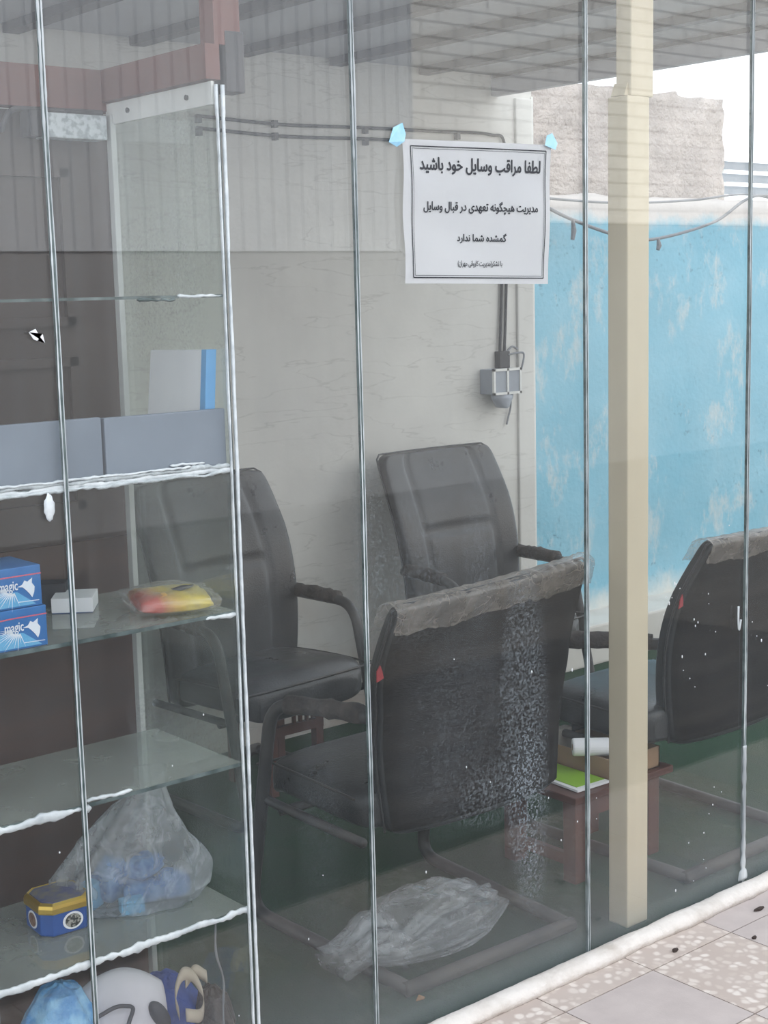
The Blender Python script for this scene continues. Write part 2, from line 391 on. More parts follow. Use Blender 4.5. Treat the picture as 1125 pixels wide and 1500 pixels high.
# white caulk strip sealing the foot of the glass
bm = bmesh.new(); rings = []
N = 260
for i in range(N+1):
    x = .2 + 5.4*i/N
    w = .058 + .010*noise.noise((x*6, 0, 0)) + .005*noise.noise((x*40, 3, 0)); h = .026 + .005*noise.noise((x*9, 7, 0)) + .003*noise.noise((x*45, 9, 0))
    rings.append([Vector((x, D-.003-w*.5*(1-math.cos(a))*1.0, .001+h*math.sin(a)**.7)) for a in [PI*k/9 for k in range(10)]] + [Vector((x, D-.01, -.01))])
loft(bm, rings)
struct('trim_1', bm, 'caulk', smooth=True, label='white caulk strip along the foot of the glass')

# back wall of plaster, with its narrow corner strip
struct('wall_back', nbox(-.8, 4.20, WALL, WALL+.18, 0, 2.75), 'plaster', label='grey plastered back wall behind the chairs')
bm = bmesh.new(); box(bm, 4.196, 4.206, WALL-.004, WALL+.03, 0, 2.28)
struct('trim_2', bm, 'alu', label='thin white strip along the right edge of the plaster wall')

struct('trim_4', nbox(4.105, 4.194, WALL-.012, WALL+.01, 0, 2.27, .006), 'plaster', label='raised plaster edge strip at the right end of the back wall')

# blue painted yard wall
bm = bmesh.new(); nx, nz = 80, 44
def ywave(x, z): return .012*noise.noise((x*2.1, z*2.1, 0)) + .005*noise.noise((x*11, z*11, 4))
grid = [[bm.verts.new((4.19+4.6*i/nx, 4.20+ywave(i*.08, j*.06), (1.93+.02*noise.noise((i*.3,1,0)))*j/nz)) for i in range(nx+1)] for j in range(nz+1)]
back = [[bm.verts.new((4.19+4.6*i/nx, 4.40, 1.93*j/nz)) for i in range(nx+1)] for j in (0, nz)]
for j in range(nz):
    for i in range(nx): bm.faces.new((grid[j][i], grid[j][i+1], grid[j+1][i+1], grid[j+1][i]))
for i in range(nx): bm.faces.new((grid[nz][i], grid[nz][i+1], back[1][i+1], back[1][i])); bm.faces.new((back[0][i], back[0][i+1], back[1][i+1], back[1][i]))
for i in (0, nx): bm.faces.new([grid[j][i] for j in range(nz+1)] + [back[1][i], back[0][i]])
struct('wall_right', bm, 'blue', smooth=True, label='flaking sky blue painted yard wall')

struct('baseboard_right', nbox(4.2, 8.2, 3.985, 4.30, 0, .17, .01), 'plinth', label='pale plinth at the foot of the blue wall')

# rough mud rendered wall rising behind it
bm = bmesh.new(); nx, nz = 90, 70
def mudtop(u): return 2.43 + .03*noise.noise((u*14, 0, 0))
g2 = []
for j in range(nz+1):
    row = []
    for i in range(nx+1):
        u, w = i/nx, j/nz
        z = mudtop(u)*w
        xr = 5.97 + .028*noise.noise((0, z*9, 2)) + .012*noise.noise((0, z*30, 5))
        x = 3.9 + (xr-3.9)*u
        y = 4.50 + .035*noise.noise((x*5, z*5, 1)) + .018*noise.noise((x*16, z*16, 3)) + .008*noise.noise((x*45, z*45, 6))
        row.append(bm.verts.new((x, y, z)))
    g2.append(row)
bk = [[bm.verts.new((v.co.x, 4.85, v.co.z)) for v in row] for row in (g2[0], g2[-1])]
for j in range(nz):
    for i in range(nx): bm.faces.new((g2[j][i], g2[j][i+1], g2[j+1][i+1], g2[j+1][i]))
for i in range(nx): bm.faces.new((g2[nz][i], g2[nz][i+1], bk[1][i+1], bk[1][i])); bm.faces.new((bk[0][i], bk[0][i+1], bk[1][i+1], bk[1][i]))
for i in (0, nx): bm.faces.new([g2[j][i] for j in range(nz+1)] + [bk[1][i], bk[0][i]])
struct('wall_yard', bm, 'mud', smooth=True, label='rough beige mud rendered wall above the blue wall')
struct('ground', nbox(-1, 12, 4.3, 12, -.1, 0), 'grout', label='bare ground of the yard behind the walls')

# flat roof with purlins
roof = struct('ceiling', nbox(-.8, 4.02, 2.02, WALL+.25, 2.345, 2.40), 'roof', label='grey sheet roof over the room')
for i, x in enumerate((2.035, 2.455, 2.845, 3.235, 3.640)):
    b_ = obj('beam', nbox(x-.026, x+.026, 2.03, WALL-.01, 2.318, 2.346), 'purlin', roof)
obj('beam', nbox(1.60-.026, 1.60+.026, 2.03, WALL-.01, 2.318, 2.346), 'purlin', roof)
obj('edge_beam', nbox(3.985, 4.02, 2.03, WALL+.2, 2.268, 2.346), 'roof', roof)
obj('edge_angle', nbox(3.975, 3.985, 2.03, WALL-.01, 2.331, 2.345), 'purlin', roof)

# brick building and ribbed sheet cladding across the alley (seen as reflections in the glass)
bm = bmesh.new(); box(bm, 5.63, 14, -2.25, -2.0, 1.95, 4.6); struct('wall_street', bm, 'brick', label='pale painted brick wall across the alley')
bm = bmesh.new(); box(bm, -4, 14, -2.28, -2.02, 0, .40); struct('wall_alley', bm, 'dado', label='dark foot of the wall across the alley')  # invented dark tone, darkens the lower part of the reflection
bm = bmesh.new(); box(bm, -4, 14, -2.28, -2.02, .40, 1.80); box(bm, 5.63, 14, -2.26, -2.01, 1.80, 1.95); struct('wall_passage', bm, 'mid_dado', label='grey middle band of the wall across the alley')  # added in-between tone, softens the step from bright to dark reflection
bm = bmesh.new(); x = -2.; pr = []
while x < 5.6:
    for dx, dy in ((0,0),(.080,0),(.083,.007),(.095,.007),(.098,0)):
        pr.append((x+dx, -2.0+dy))
    x += .098
for (xa, ya), (xb, yb) in zip(pr, pr[1:]):
    if abs(xa-xb) < 1e-6 and abs(ya-yb) < 1e-6: continue
    poly(bm, ((xa,ya,1.78),(xb,yb,1.78),(xb,yb,4.6),(xa,ya,4.6)))
box(bm, -2, 5.62, -2.2, -2.03, 1.78, 4.6)
struct('wall_opposite', bm, 'sheet_metal', label='pale ribbed metal cladding across the alley')

# ------------------------------------------------------------------ shop glass
seams = [.50, 1.152, 1.789, 2.433, 3.025, 3.66, 4.30]
for i, (a, b) in enumerate(zip(seams, seams[1:])):
    w = struct('window_%d' % (i+1), nbox(a+.0025, b-.0025, D, D+.008, .004, 2.34), 'pane',
               label=('frameless dusty glass pane in front of the cabinet and tissue boxes','frameless dusty glass pane straddling the right side of the cabinet','frameless glass pane carrying the paper notice','frameless glass pane in front of the cream post','frameless glass pane in front of the right-hand chair','frameless glass pane at the far right end')[i])
    bm = bmesh.new(); rings = []
    for k in range(241):
        z = .006 + 2.33*k/240; cx = b + .0012*noise.noise((i, z*3, 8)); ww = .0026
        rings.append([Vector((cx-ww, D-.0003, z)), Vector((cx+ww, D-.0003, z)), Vector((cx+ww, D+.0083, z)), Vector((cx-ww, D+.0083, z))])
    loft(bm, rings); obj('silicone_joint', bm, 'edge', w)
    for sg in (-1, 1):
        bm = bmesh.new(); rings = []
        for k in range(321):
            z = .006 + 2.33*k/320; cx = b + .0012*noise.noise((i, z*3, 8)) + sg*.0030 + .0007*noise.noise((sg*5, z*9, i))
            ww = .0014 + .0008*noise.noise((i*5.1+sg, z*7, 0)) + .0008*noise.noise((i*3.3, z*45, 2+sg))
            if sg > 0: ww *= .75
            if z > 1.80 and i < 2: ww *= 1.7
            ww = max(.0004, ww)
            rings.append([Vector((cx+ww*math.cos(q*PI/3), D-.0008+ww*.7*math.sin(q*PI/3), z)) for q in range(6)])
        loft(bm, rings); obj('silicone_bead', bm, 'clear_sil', w, smooth=True)
    if i == 2:   # thin strand modelled for the glass edge's reflection right of the third seam
        bm = bmesh.new(); tube(bm, sub([(b+.014, D+.010, .45), (b+.014, D+.010, 2.3)], 30), .0022, 6, .4); obj('inner_bead', bm, 'clear_sil', w)
    if i == 3:   # gluey smear low on the fourth seam
        bm = bmesh.new(); rings = []
        for k in range(60):
            z = .02 + .36*k/59; s = .010*abs(noise.noise((z*22, 4, 1)))+.006
            if z < .05: s += .010
            rings.append([Vector((b-s, D-.0003, z)), Vector((b-s*.5, D-.0035, z)), Vector((b+s*.5, D-.0035, z)), Vector((b+s*.9, D-.0003, z))])
        loft(bm, rings); obj('silicone_smear', bm, 'clear_sil', w, smooth=True)
        bm = bmesh.new()   # drip higher up
        tube(bm, catmull([(b-.035, D-.002, .75), (b-.037, D-.003, .715), (b-.033, D-.003, .69), (b-.026, D-.003, .715)], 5), .0028, 6); obj('silicone_drip', bm, 'clear_sil', w, smooth=True)
    # small white paint flecks
    fl = {2:[(2.34,.31),(2.38,.70),(2.05,.55),(2.12,.50),(2.395,.34),(2.02,.79),(2.25,.72),(1.93,.35),(2.30,.42)], 3:[(2.90,.30),(2.93,.28),(2.895,.255),(2.88,.235),(2.86,.19),(2.80,.18),(2.74,.845),(2.745,.842),(2.76,.83),(2.72,.80),(2.71,.815),(2.73,.812),(2.87,.80),(2.872,.775),(2.70,.775),(2.815,.745),(2.83,.735),(2.82,.728),(2.90,.70),(2.77,.66),(2.86,.65),(2.775,.625),(2.80,.60),(2.82,.575),(2.43+.03,.33),(2.86,.12),(2.87,.095),(2.82,.075),(2.75,.07),(2.46,.38),(2.95,.96)], 4:[(3.07,.66),(3.09,.645),(3.12,.52),(3.05,.70)], 0:[(.96,.80),(1.10,.62)], 1:[(1.40,.80),(1.33,.72),(1.45,.20),(1.66,.42),(1.62,.30)]}.get(i, [])
    if fl:
        bm = bmesh.new()
        for (fx, fz) in fl:
            r = .0011 + .0018*random.random()**2
            bmesh.ops.create_icosphere(bm, subdivisions=2, radius=1, matrix=Matrix.Translation((fx, D-.0006, fz)) @ Matrix.Diagonal((r*.8, .0012, r*(1+random.random()), 1)))
        o = obj('paint_flecks', bm, 'fleck', w, smooth=True); o['kind'] = 'stuff'

# ------------------------------------------------------------------ steel frame over the cabinet, door behind it
bm = bmesh.new(); box(bm, 1.490, 1.545, D+.012, D+.055, 1.985, 2.345); box(bm, 1.470, 1.50, D+.012, 2.60, 1.925, 1.985); box(bm, -.8, 1.50, 2.57, 2.61, 1.908, 1.985)
fr = struct('trim_3', bm, 'red_steel', label='red-brown steel angle frame above the cabinet')
obj('bracket', nbox(1.512, 1.552, D+.010, D+.05, 1.905, 2.01, .003), 'dark_steel', fr)

bm = bmesh.new()
dr = struct('door_1', nbox(-.8, 1.503, 2.60, 2.64, 0, 1.905), 'door', label='dark brown panelled door behind the display cabinet')
for (xa, xb, za, zb) in ((.30, 1.02, 1.50, 1.80), (1.14, 1.40, 1.50, 1.80), (.30, 1.02, 1.14, 1.44), (1.14, 1.40, 1.14, 1.44)):
    bm = bmesh.new()
    for (p, q, r, s) in ((xa, xb, za, za+.018), (xa, xb, zb-.018, zb), (xa, xa+.018, za, zb), (xb-.018, xb, za, zb)): box(bm, p, q, 2.588, 2.602, r, s)
    obj('panel_moulding', bm, 'door', dr)
obj('kick_panel', nbox(-.8, 1.50, 2.590, 2.602, .01, 1.075), 'door_low', dr)
obj('stile', nbox(1.07, 1.085, 2.585, 2.602, 1.08, 1.90), 'door', dr)
t = thing('door_closer', (1.40, 2.56, 1.85), 'pale mottled door closer box under the brown beam', 'door closer')
obj('body', nbox(1.335, 1.465, 2.545, 2.588, 1.851, 1.897, .003), 'closer', t)
bm = bmesh.new(); box(bm, 1.305, 1.337, 2.548, 2.588, 1.853, 1.899); obj('end_cap', bm, 'dark_steel', t)
bm = bmesh.new(); tube(bm, fillet([(1.26, 2.575, 1.86), (1.275, 2.57, 1.903), (1.47, 2.57, 1.905)], .03), .005, 8); box(bm, 1.386, 1.391, 2.565, 2.575, 1.896, 1.906); obj('arm', bm, 'dark_steel', t, smooth=True)

# ------------------------------------------------------------------ support post
t = thing('support_post', (2.65, D+.065, 0), 'cream painted square steel post standing just inside the glass', 'post')
obj('lower_tube', nbox(2.614, 2.690, D+.038, D+.098, 0, 1.975, .004), 'post', t)
obj('upper_tube', nbox(2.628, 2.706, D+.040, D+.085, 1.975, 2.345, .004), 'post', t)
bm = bmesh.new(); prism(bm, [(2.616, D+.05, 1.976), (2.628, D+.05, 1.976), (2.628, D+.05, 2.005)], (0, .04, 0)); obj('weld', bm, 'post', t)

# ------------------------------------------------------------------ glass display cabinet
cab = thing('glass_display_cabinet', (1.0, 2.36, 0), 'glass display cabinet with dusty shelves standing against the shop window', 'cabinet')
XR = 1.490
obj('side_panel', nbox(XR-.003, XR+.003, D+.010, 2.56, 0, 1.90), 'side_glass', cab)
obj('top_rail', nbox(XR-.010, XR-.004, D+.012, 2.575, 1.882, 1.922, .001), 'alu', cab)
for y in (2.285, 2.49):
    bm = bmesh.new(); tube(bm, [(XR-.0135, y, 1.902), (XR-.009, y, 1.902)], .005, 8); obj('screw', bm, 'screw', cab)
obj('corner_post', nbox(XR-.016, XR-.004, 2.548, 2.566, 0, 1.90, .002), 'post_alu', cab)
bm = bmesh.new()
box(bm, XR-.0035, XR+.0035, D+.0085, D+.0105, 0, 1.915); obj('panel_edge', bm, 'edge', cab)
for sgn in (-1, 1):
    bm = bmesh.new(); rings = []
    for k in range(200):
        z = .01 + 1.905*k/199
        w = .0028 + .0018*noise.noise((sgn*4, z*6, 0)) + .0012*noise.noise((sgn, z*35, 2))
        if sgn > 0: w += .002
        if z > 1.86: w += .002
        cx = XR + sgn*(.0042 + w*.5)
        if sgn < 0 and .88 < z < 1.02: w *= .5
        rings.append([Vector((cx+math.cos(a)*w*.62, D-.0012+math.sin(a)*.0042+.004, z)) for a in [2*PI*q/8 for q in range(8)]])
    loft(bm, rings); obj('silicone_bead', bm, 'silicone', cab, smooth=True)
# shelves
def bead(parent, x0, x1, z, w0, seed, m='silicone', y=None):
    bm = bmesh.new(); rings = []; n = max(20, int((x1-x0)*220))
    for k in range(n+1):
        x = x0+(x1-x0)*k/n
        w = max(.0008, w0*(.9+.8*noise.noise((x*18, seed, 0))+.6*noise.noise((x*75, seed, 3))))
        if k in (0, n): w *= .3
        zz = z + .004*noise.noise((x*20, seed, 9)) + .0015*noise.noise((x*90, seed, 4))
        rings.append([Vector((x, (y or D+.012)-.003+.004*math.cos(a), zz+math.sin(a)*w)) for a in [2*PI*q/8 for q in range(8)]])
    loft(bm, rings); return obj('silicone_bead', bm, m, parent, smooth=True)
sh = {}
for nm, z, y1, th in (('s0',1.553,2.40,.004),('s1',1.243,2.53,.006),('s2',.978,2.53,.006),('s3',.688,2.51,.006),('s4',.402,2.53,.006)):
    s = obj('shelf', nbox(.3, XR-.004, D+.010, y1, z-th, z), 'shelf_glass', cab)
    sh[nm] = s
    obj('front_edge', nbox(.3, XR-.004, D+.0085, D+.0100, z-th-.0005, z+.0005), 'edge', s)
[bead(sh['s1'], .3, x1, z, w0, sd, m, D+.012-.001*sd) for x1, z, w0, sd, m in ((1.487,1.2405,.0055,1,'silicone'),(1.484,1.2475,.004,2,'smear'),(1.475,1.236,.0035,3,'smear'),(1.40,1.2525,.0025,4,'silicone'))]; bead(sh['s1'], 1.36, 1.43, 1.2575, .0025, 5)
bead(sh['s3'], .3, 1.168, .682, .0085, 2); bead(sh['s3'], 1.16, 1.25, .693, .004, 6); bead(sh['s4'], .3, 1.488, .399, .0075, 3)
bead(sh['s2'], 1.42, 1.487, .972, .004, 7); bead(sh['s0'], 1.39, 1.48, 1.552, .0030, 8); bead(sh['s0'], 1.31, 1.385, 1.546, .0030, 9, 'edge')
bm = bmesh.new(); tube(bm, catmull([(1.42, D+.02, .395), (1.418, D+.02, .33), (1.432, D+.02, .27), (1.428, D+.02, .2), (1.43, D+.02, .1)], 10), .002, 6, .5); obj('hanging_cord', bm, 'grey_wire', cab, smooth=True)
obj('bottom_board', nbox(.3, XR-.004, D+.012, 2.56, .0, .03), 'dark_steel', cab)

# grey strips on the upper shelf
for i, (a, b, lb) in enumerate(((.70, 1.232, 'left grey-blue board standing on the upper shelf beside its twin'), (1.238, 1.484, 'right grey-blue board standing on the upper shelf in front of the white book'))):
    bm = bmesh.new(); box(bm, a, b, D+.016, D+.030, 1.244, 1.352 - .002*i); bev(bm, .002)
    tag(obj('grey_board', bm, 'grey_board', None, ((a+b)/2, D+.02, 1.244)), lb, 'board')
# white book leaning against side panel
t = thing('book', (1.46, 2.32, 1.244), 'white covered book with a blue spine leaning on the cabinet side panel', 'book')
bm = bmesh.new(); prism(bm, [(1.452, D+.058, 1.246), (1.452, D+.245, 1.246), (1.464, D+.228, 1.452), (1.464, D+.050, 1.455)], (.018, 0, 0)); obj('cover', bm, 'paper', t)
bm = bmesh.new(); prism(bm, [(1.450, D+.040, 1.246), (1.450, D+.058, 1.246), (1.462, D+.050, 1.456), (1.462, D+.034, 1.456)], (.021, 0, 0)); obj('spine', bm, 'book_blue', t)
# scraps stuck on things
def scrap(name, pts, m, lb, cat):
    bm = bmesh.new(); prism(bm, pts, (0, -.0016, 0)); return tag(obj(name, bm, m, None, pts[0]), lb, cat)
scrap('paper_scrap', [(1.100, D-.0004, 1.500), (1.112, D-.0004, 1.505), (1.119, D-.0004, 1.492), (1.127, D-.0004, 1.482), (1.124, D-.0004, 1.497), (1.114, D-.0004, 1.486), (1.108, D-.0004, 1.488)], 'paper', 'torn white paper scrap stuck on the pane left of the first joint', 'paper scrap')
bm = bmesh.new(); bmesh.ops.create_icosphere(bm, subdivisions=3, radius=1)
for v in bm.verts:
    k = 1+.35*noise.noise(v.co*2.2); v.co = Vector((1.118+v.co.x*.009*k, D-.002+v.co.y*.004, 1.212+v.co.z*.022*k))
tag(obj('silicone_lump', bm, 'silicone', None, (1.118, D, 1.19), True), 'dried silicone lump hanging under the upper shelf front', 'silicone lump')

# ------------------------------------------------------------------ text
AR = {'ا':(0xFE8D,0xFE8E),'ب':(0xFE8F,0xFE90,0xFE91,0xFE92),'ت':(0xFE95,0xFE96,0xFE97,0xFE98),'چ':(0xFB7A,0xFB7B,0xFB7C,0xFB7D),'خ':(0xFEA5,0xFEA6,0xFEA7,0xFEA8),
 'د':(0xFEA9,0xFEAA),'ر':(0xFEAD,0xFEAE),'س':(0xFEB1,0xFEB2,0xFEB3,0xFEB4),'ش':(0xFEB5,0xFEB6,0xFEB7,0xFEB8),'ط':(0xFEC1,0xFEC2,0xFEC3,0xFEC4),'ع':(0xFEC9,0xFECA,0xFECB,0xFECC),
 'ف':(0xFED1,0xFED2,0xFED3,0xFED4),'ق':(0xFED5,0xFED6,0xFED7,0xFED8),'ک':(0xFB8E,0xFB8F,0xFB90,0xFB91),'گ':(0xFB92,0xFB93,0xFB94,0xFB95),'ل':(0xFEDD,0xFEDE,0xFEDF,0xFEE0),
 'م':(0xFEE1,0xFEE2,0xFEE3,0xFEE4),'ن':(0xFEE5,0xFEE6,0xFEE7,0xFEE8),'ه':(0xFEE9,0xFEEA,0xFEEB,0xFEEC),'و':(0xFEED,0xFEEE),'ی':(0xFBFC,0xFBFD,0xFBFE,0xFBFF)}
def shape(s):
    out = []
    for i, ch in enumerate(s):
        if ch not in AR: out.append({'(':')', ')':'('}.get(ch, ch)); continue
        f = AR[ch]; prv = s[i-1] if i else ' '; nxt = s[i+1] if i+1 < len(s) else ' '
        pj = prv in AR and len(AR[prv]) == 4; nj = nxt in AR and len(f) == 4
        out.append(chr(f[3] if pj and nj else f[1] if pj else f[2] if nj else f[0]))
    return ''.join(reversed(out))
def text_mesh(body, bold=0.0):
    """letter outlines filled by winding number, so self-overlapping glyph outlines stay solid"""
    c = bpy.data.curves.new('txt', 'FONT'); c.body = body; c.resolution_u = 4; c.fill_mode = 'NONE'
    o = bpy.data.objects.new('txt', c); C.objects.link(o)
    me = bpy.data.meshes.new_from_object(o.evaluated_get(bpy.context.evaluated_depsgraph_get()))
    P = np.array([(v.co.x, v.co.y) for v in me.vertices]); E = [tuple(e.vertices) for e in me.edges]
    bpy.data.objects.remove(o); bpy.data.curves.remove(c); bpy.data.meshes.remove(me)
    res = delaunay_2d_cdt([Vector(p) for p in P], E, [], 0, 1e-6)
    V, F = res[0], res[2]
    # walk each outline once so all its edges run the same way round
    nb = {}
    for i, j in E: nb.setdefault(i, []).append(j); nb.setdefault(j, []).append(i)
    left = set(nb); D_ = []
    while left:
        st = min(left); cur, prv = st, None
        while True:
            left.discard(cur)
            nx_ = [q for q in nb[cur] if q != prv]
            if prv is None: nx_ = [q for q in nb[cur] if q == cur+1] or nx_
            q = nx_[0]; D_.append((cur, q)); prv, cur = cur, q
            if cur == st: break
    A, B = P[[i for i, j in D_]], P[[j for i, j in D_]]
    keep = []
    for f in F:
        m = sum((V[i] for i in f), Vector((0, 0)))/len(f)
        up_ = (A[:,1] <= m.y) & (B[:,1] > m.y); dn = (A[:,1] > m.y) & (B[:,1] <= m.y)
        side = (B[:,0]-A[:,0])*(m.y-A[:,1])-(m.x-A[:,0])*(B[:,1]-A[:,1])
        if int((up_ & (side > 0)).sum()) - int((dn & (side < 0)).sum()) != 0: keep.append(f)
    bm = bmesh.new()
    for k, (dx, dy) in enumerate(((0,0),(-1,0),(1,0),(0,-.7),(0,.7)) if bold else ((0,0),)):
        vs = [bm.verts.new((v.x+dx*bold, v.y+dy*bold, k)) for v in V]
        for f in keep: bm.faces.new([vs[i] for i in f])
    bmesh.ops.delete(bm, geom=[v for v in bm.verts if not v.link_faces], context='VERTS')
    return bm
def fit(bm, fn, u0, u1, v0, v1):
    xs_ = [v.co.x for v in bm.verts]; ys_ = [v.co.y for v in bm.verts]
    a, b, c, d = min(xs_), max(xs_), min(ys_), max(ys_)
    for v in bm.verts:
        k = v.co.z; v.co = Vector(fn(u0+(u1-u0)*(v.co.x-a)/(b-a), v0+(v1-v0)*(v.co.y-c)/(d-c))); v.co.y -= .00006*k

# ------------------------------------------------------------------ notice
TL, TR, BR, BL = Vector((1.906, 0, 1.842)), Vector((2.321, 0, 1.848)), Vector((2.306, 0, 1.559)), Vector((1.902, 0, 1.566))
def sheet(u, v, lift=0):           # u left to right, v bottom to top
    p = (BL*(1-u)+BR*u)*(1-v) + (TL*(1-u)+TR*u)*v
    wv = .0025 + .0018*math.sin(u*7+v*4) + .0012*math.sin(v*11+u*3) + (.006*max(0, .15-v)/.15*max(0, .5-u) if v < .15 else 0)
    x = p.x + (.0022*math.sin(v*9) if u < .01 else 0)
    return (x, D-.0012-wv-lift, p.z)
t = thing('notice', (2.11, D-.004, 1.56), 'white paper notice with black Persian lettering taped to the glass', 'notice')
bm = bmesh.new(); n = 40
gv = [[bm.verts.new(sheet(i/n, j/n)) for i in range(n+1)] for j in range(n+1)]
for j in range(n):
    for i in range(n): bm.faces.new((gv[j][i], gv[j][i+1], gv[j+1][i+1], gv[j+1][i]))
bmesh.ops.solidify(bm, geom=bm.faces[:], thickness=.0003)
obj('sheet', bm, 'sheet', t)
bm = bmesh.new()
def strip(bm, u0, v0, u1, v1, w):
    k = 30; du, dv = u1-u0, v1-v0; L = math.hypot(du*.41, dv*.285); nu, nv = -dv*.285/L*w/.41, du*.41/L*w/.285
    vs = []
    for i in range(k+1):
        u, v = u0+du*i/k, v0+dv*i/k
        vs.append((bm.verts.new(sheet(u+nu, v+nv, .0011)), bm.verts.new(sheet(u-nu, v-nv, .0011))))
    for a, b in zip(vs, vs[1:]): bm.faces.new((a[0], b[0], b[1], a[1]))
for ins, w in ((0, .0011), (.011, .0004)):
    u0, u1, v0, v1 = .052+ins, .962-ins, .042+ins*1.4, .955-ins*1.4
    for q in ((u0,v0,u1,v0), (u1,v0,u1,v1), (u1,v1,u0,v1), (u0,v1,u0,v0)): strip(bm, *q, w)
obj('border', bm, 'ink', t)
for body, u0, u1, v0, v1, bold in (('لطفا مراقب وسایل خود باشید', .105, .925, .765, .885, .034), ('مدیریت هیچگونه تعهدی در قبال وسایل', .125, .905, .490, .585, .030), ('گمشده شما ندارد', .350, .690, .285, .360, .030), ('با تشکر(مدیریت کاروانی مهران)', .350, .665, .115, .165, .018)):
    tb = text_mesh(shape(body), bold); fit(tb, lambda u, v: sheet(u, v, .0011), u0, u1, v0, v1)
    obj('lettering', tb, 'ink', t)
for i, (p, lb) in enumerate((([(1.872,1.834),(1.884,1.862),(1.902,1.871),(1.910,1.850),(1.906,1.836),(1.892,1.826)], 'pale blue tape holding the left top corner of the notice'), ([(2.296,1.846),(2.302,1.866),(2.318,1.872),(2.334,1.852),(2.328,1.838)], 'pale blue tape holding the right top corner of the notice'))):
    bm = bmesh.new(); prism(bm, [(x, D-.0085+.006*(1 if k in (0,1,5) and i == 0 else 0), z) for k, (x, z) in enumerate(p)], (0, -.0006, 0))
    tag(obj('tape_strip', bm, 'tape', None, (p[0][0], D, p[0][1])), lb, 'tape')

# ------------------------------------------------------------------ tissue boxes
def tissue(x1, z0, lb, w=.22):
    x0 = x1-w; y0 = D+.016; t = thing('tissue_box', ((x0+x1)/2, y0+.055, z0), lb, 'tissue box', 'blue tissue boxes')
    obj('carton', nbox(x0, x1, y0, y0+.11, z0, z0+.0685, .0015), 'blue_box', t)
    yf = y0-.0006
    f = lambda u, v: (x0+w*u, yf, z0+.0685*v)
    def polyf(pts, m, nm, dy=0):
        bm = bmesh.new(); prism(bm, [(x0+w*u, yf-dy, z0+.0685*v) for u, v in pts], (0, .0005, 0)); return obj(nm, bm, m, t)
    polyf([(.02,.05),(.95,.05),(.80,.40),(.45,.48),(.02,.44)], 'blue_light', 'glow_print')
    bm = bmesh.new()
    for k in range(14):
        a = PI*(.98+.60*k/13); r = .17+.05*(k % 3); cu, cv = .76, .50
        prism(bm, [(x0+w*(cu+.05*math.cos(a-.1)), yf-.0004, z0+.0685*(cv+.12*math.sin(a-.1))), (x0+w*(cu+.05*math.cos(a+.1)), yf-.0004, z0+.0685*(cv+.12*math.sin(a+.1))), (x0+w*(cu+r*math.cos(a)), yf-.0004, z0+.0685*(cv+r*2.1*math.sin(a)))], (0, .0003, 0))
    obj('light_rays', bm, 'white_ink', t)
    polyf([(.0,.72),(.35,.74),(.7,.80),(1,.80),(1,.77),(.7,.77),(.35,.71),(0,.69)], 'box_red', 'red_line', .0004)
    # white shape with outspread wings
    polyf([(.80,.52),(.84,.56),(.862,.66),(.885,.62),(.925,.70),(.92,.58),(.942,.48),(.935,.34),(.918,.22),(.895,.33),(.87,.42),(.845,.50)], 'white_ink', 'emblem', .0008)
    polyf([(.80,.22-.06),(.975,.20-.06),(.975,.185-.06),(.80,.20-.06)], 'white_ink', 'small_print', .0004)
    tb = text_mesh('magic', .020); fit(tb, lambda u, v: (x0+w*u, yf-.0012, z0+.0685*v), .650, .805, .38, .68); obj('lettering', tb, 'white_ink', t)
tissue(1.110, .979, 'lower blue tissue box of the two stacked at the left edge')
tissue(1.104, .979+.0695, 'upper blue tissue box of the two stacked at the left edge')

# small white box and dark case beside it
t = thing('small_carton', (1.30, 2.42, .979), 'small white carton on the middle glass shelf', 'carton')
def rotbox(cx, cy, z0, lx, ly, h, ang, b=.001):
    bm = bmesh.new(); box(bm, -lx/2, lx/2, -ly/2, ly/2, 0, h); bev(bm, b)
    bmesh.ops.transform(bm, matrix=Matrix.Translation((cx, cy, z0)) @ Matrix.Rotation(ang, 4, 'Z'), verts=bm.verts); return bm
obj('sleeve', rotbox(1.285, 2.44, .9795, .076, .085, .027, -.62), 'paper', t)
obj('base', rotbox(1.285, 2.44, .9785, .074, .083, .002, -.62, .0003), 'tin_blue', t)
tag(obj('plastic_case', rotbox(1.262, 2.505, .979, .075, .045, .045, -.62, .004), 'dark_steel', None, (1.26, 2.5, .979)), 'dark grey plastic case behind the small white carton', 'case')

# wafer packet in cling film
t = thing('wafer_packet', (1.405, 2.29, .979), 'red and yellow biscuit packet wrapped in clear film on the middle shelf', 'packet')
def pillow(cx, cy, z0, lx, ly, h, ang, seed, e=4, crimp=.0):
    bm = bmesh.new(); bmesh.ops.create_cube(bm, size=2); bmesh.ops.subdivide_edges(bm, edges=bm.edges[:], cuts=10, use_grid_fill=True)
    for v in bm.verts:
        x, y, z = v.co
        k = (1-abs(x)**e*.45)*(1-abs(y)**e*.45)
        z = z*k; x *= 1-.06*abs(z)-.03*abs(y)**2; y *= 1-.06*abs(z)-.03*abs(x)**2
        nn = noise.noise((x*2.2+seed, y*2.2, z*2)); n3 = noise.noise((x*6+seed, y*6, z*5))
        v.co = Vector((x*lx/2*(1+.05*nn), y*ly/2*(1+.05*nn), (z+1)*h/2*(1+.16*nn+.05*n3)))
    bmesh.ops.transform(bm, matrix=Matrix.Translation((cx, cy, z0)) @ Matrix.Rotation(ang, 4, 'Z'), verts=bm.verts); return bm
obj('packet_body', pillow(1.405, 2.30, .981, .135, .15, .036, -.35, 3), 'wafer', t, smooth=True)
obj('cling_film', pillow(1.405, 2.30, .9795, .162, .175, .041, -.35, 9), 'cling', t, smooth=True)
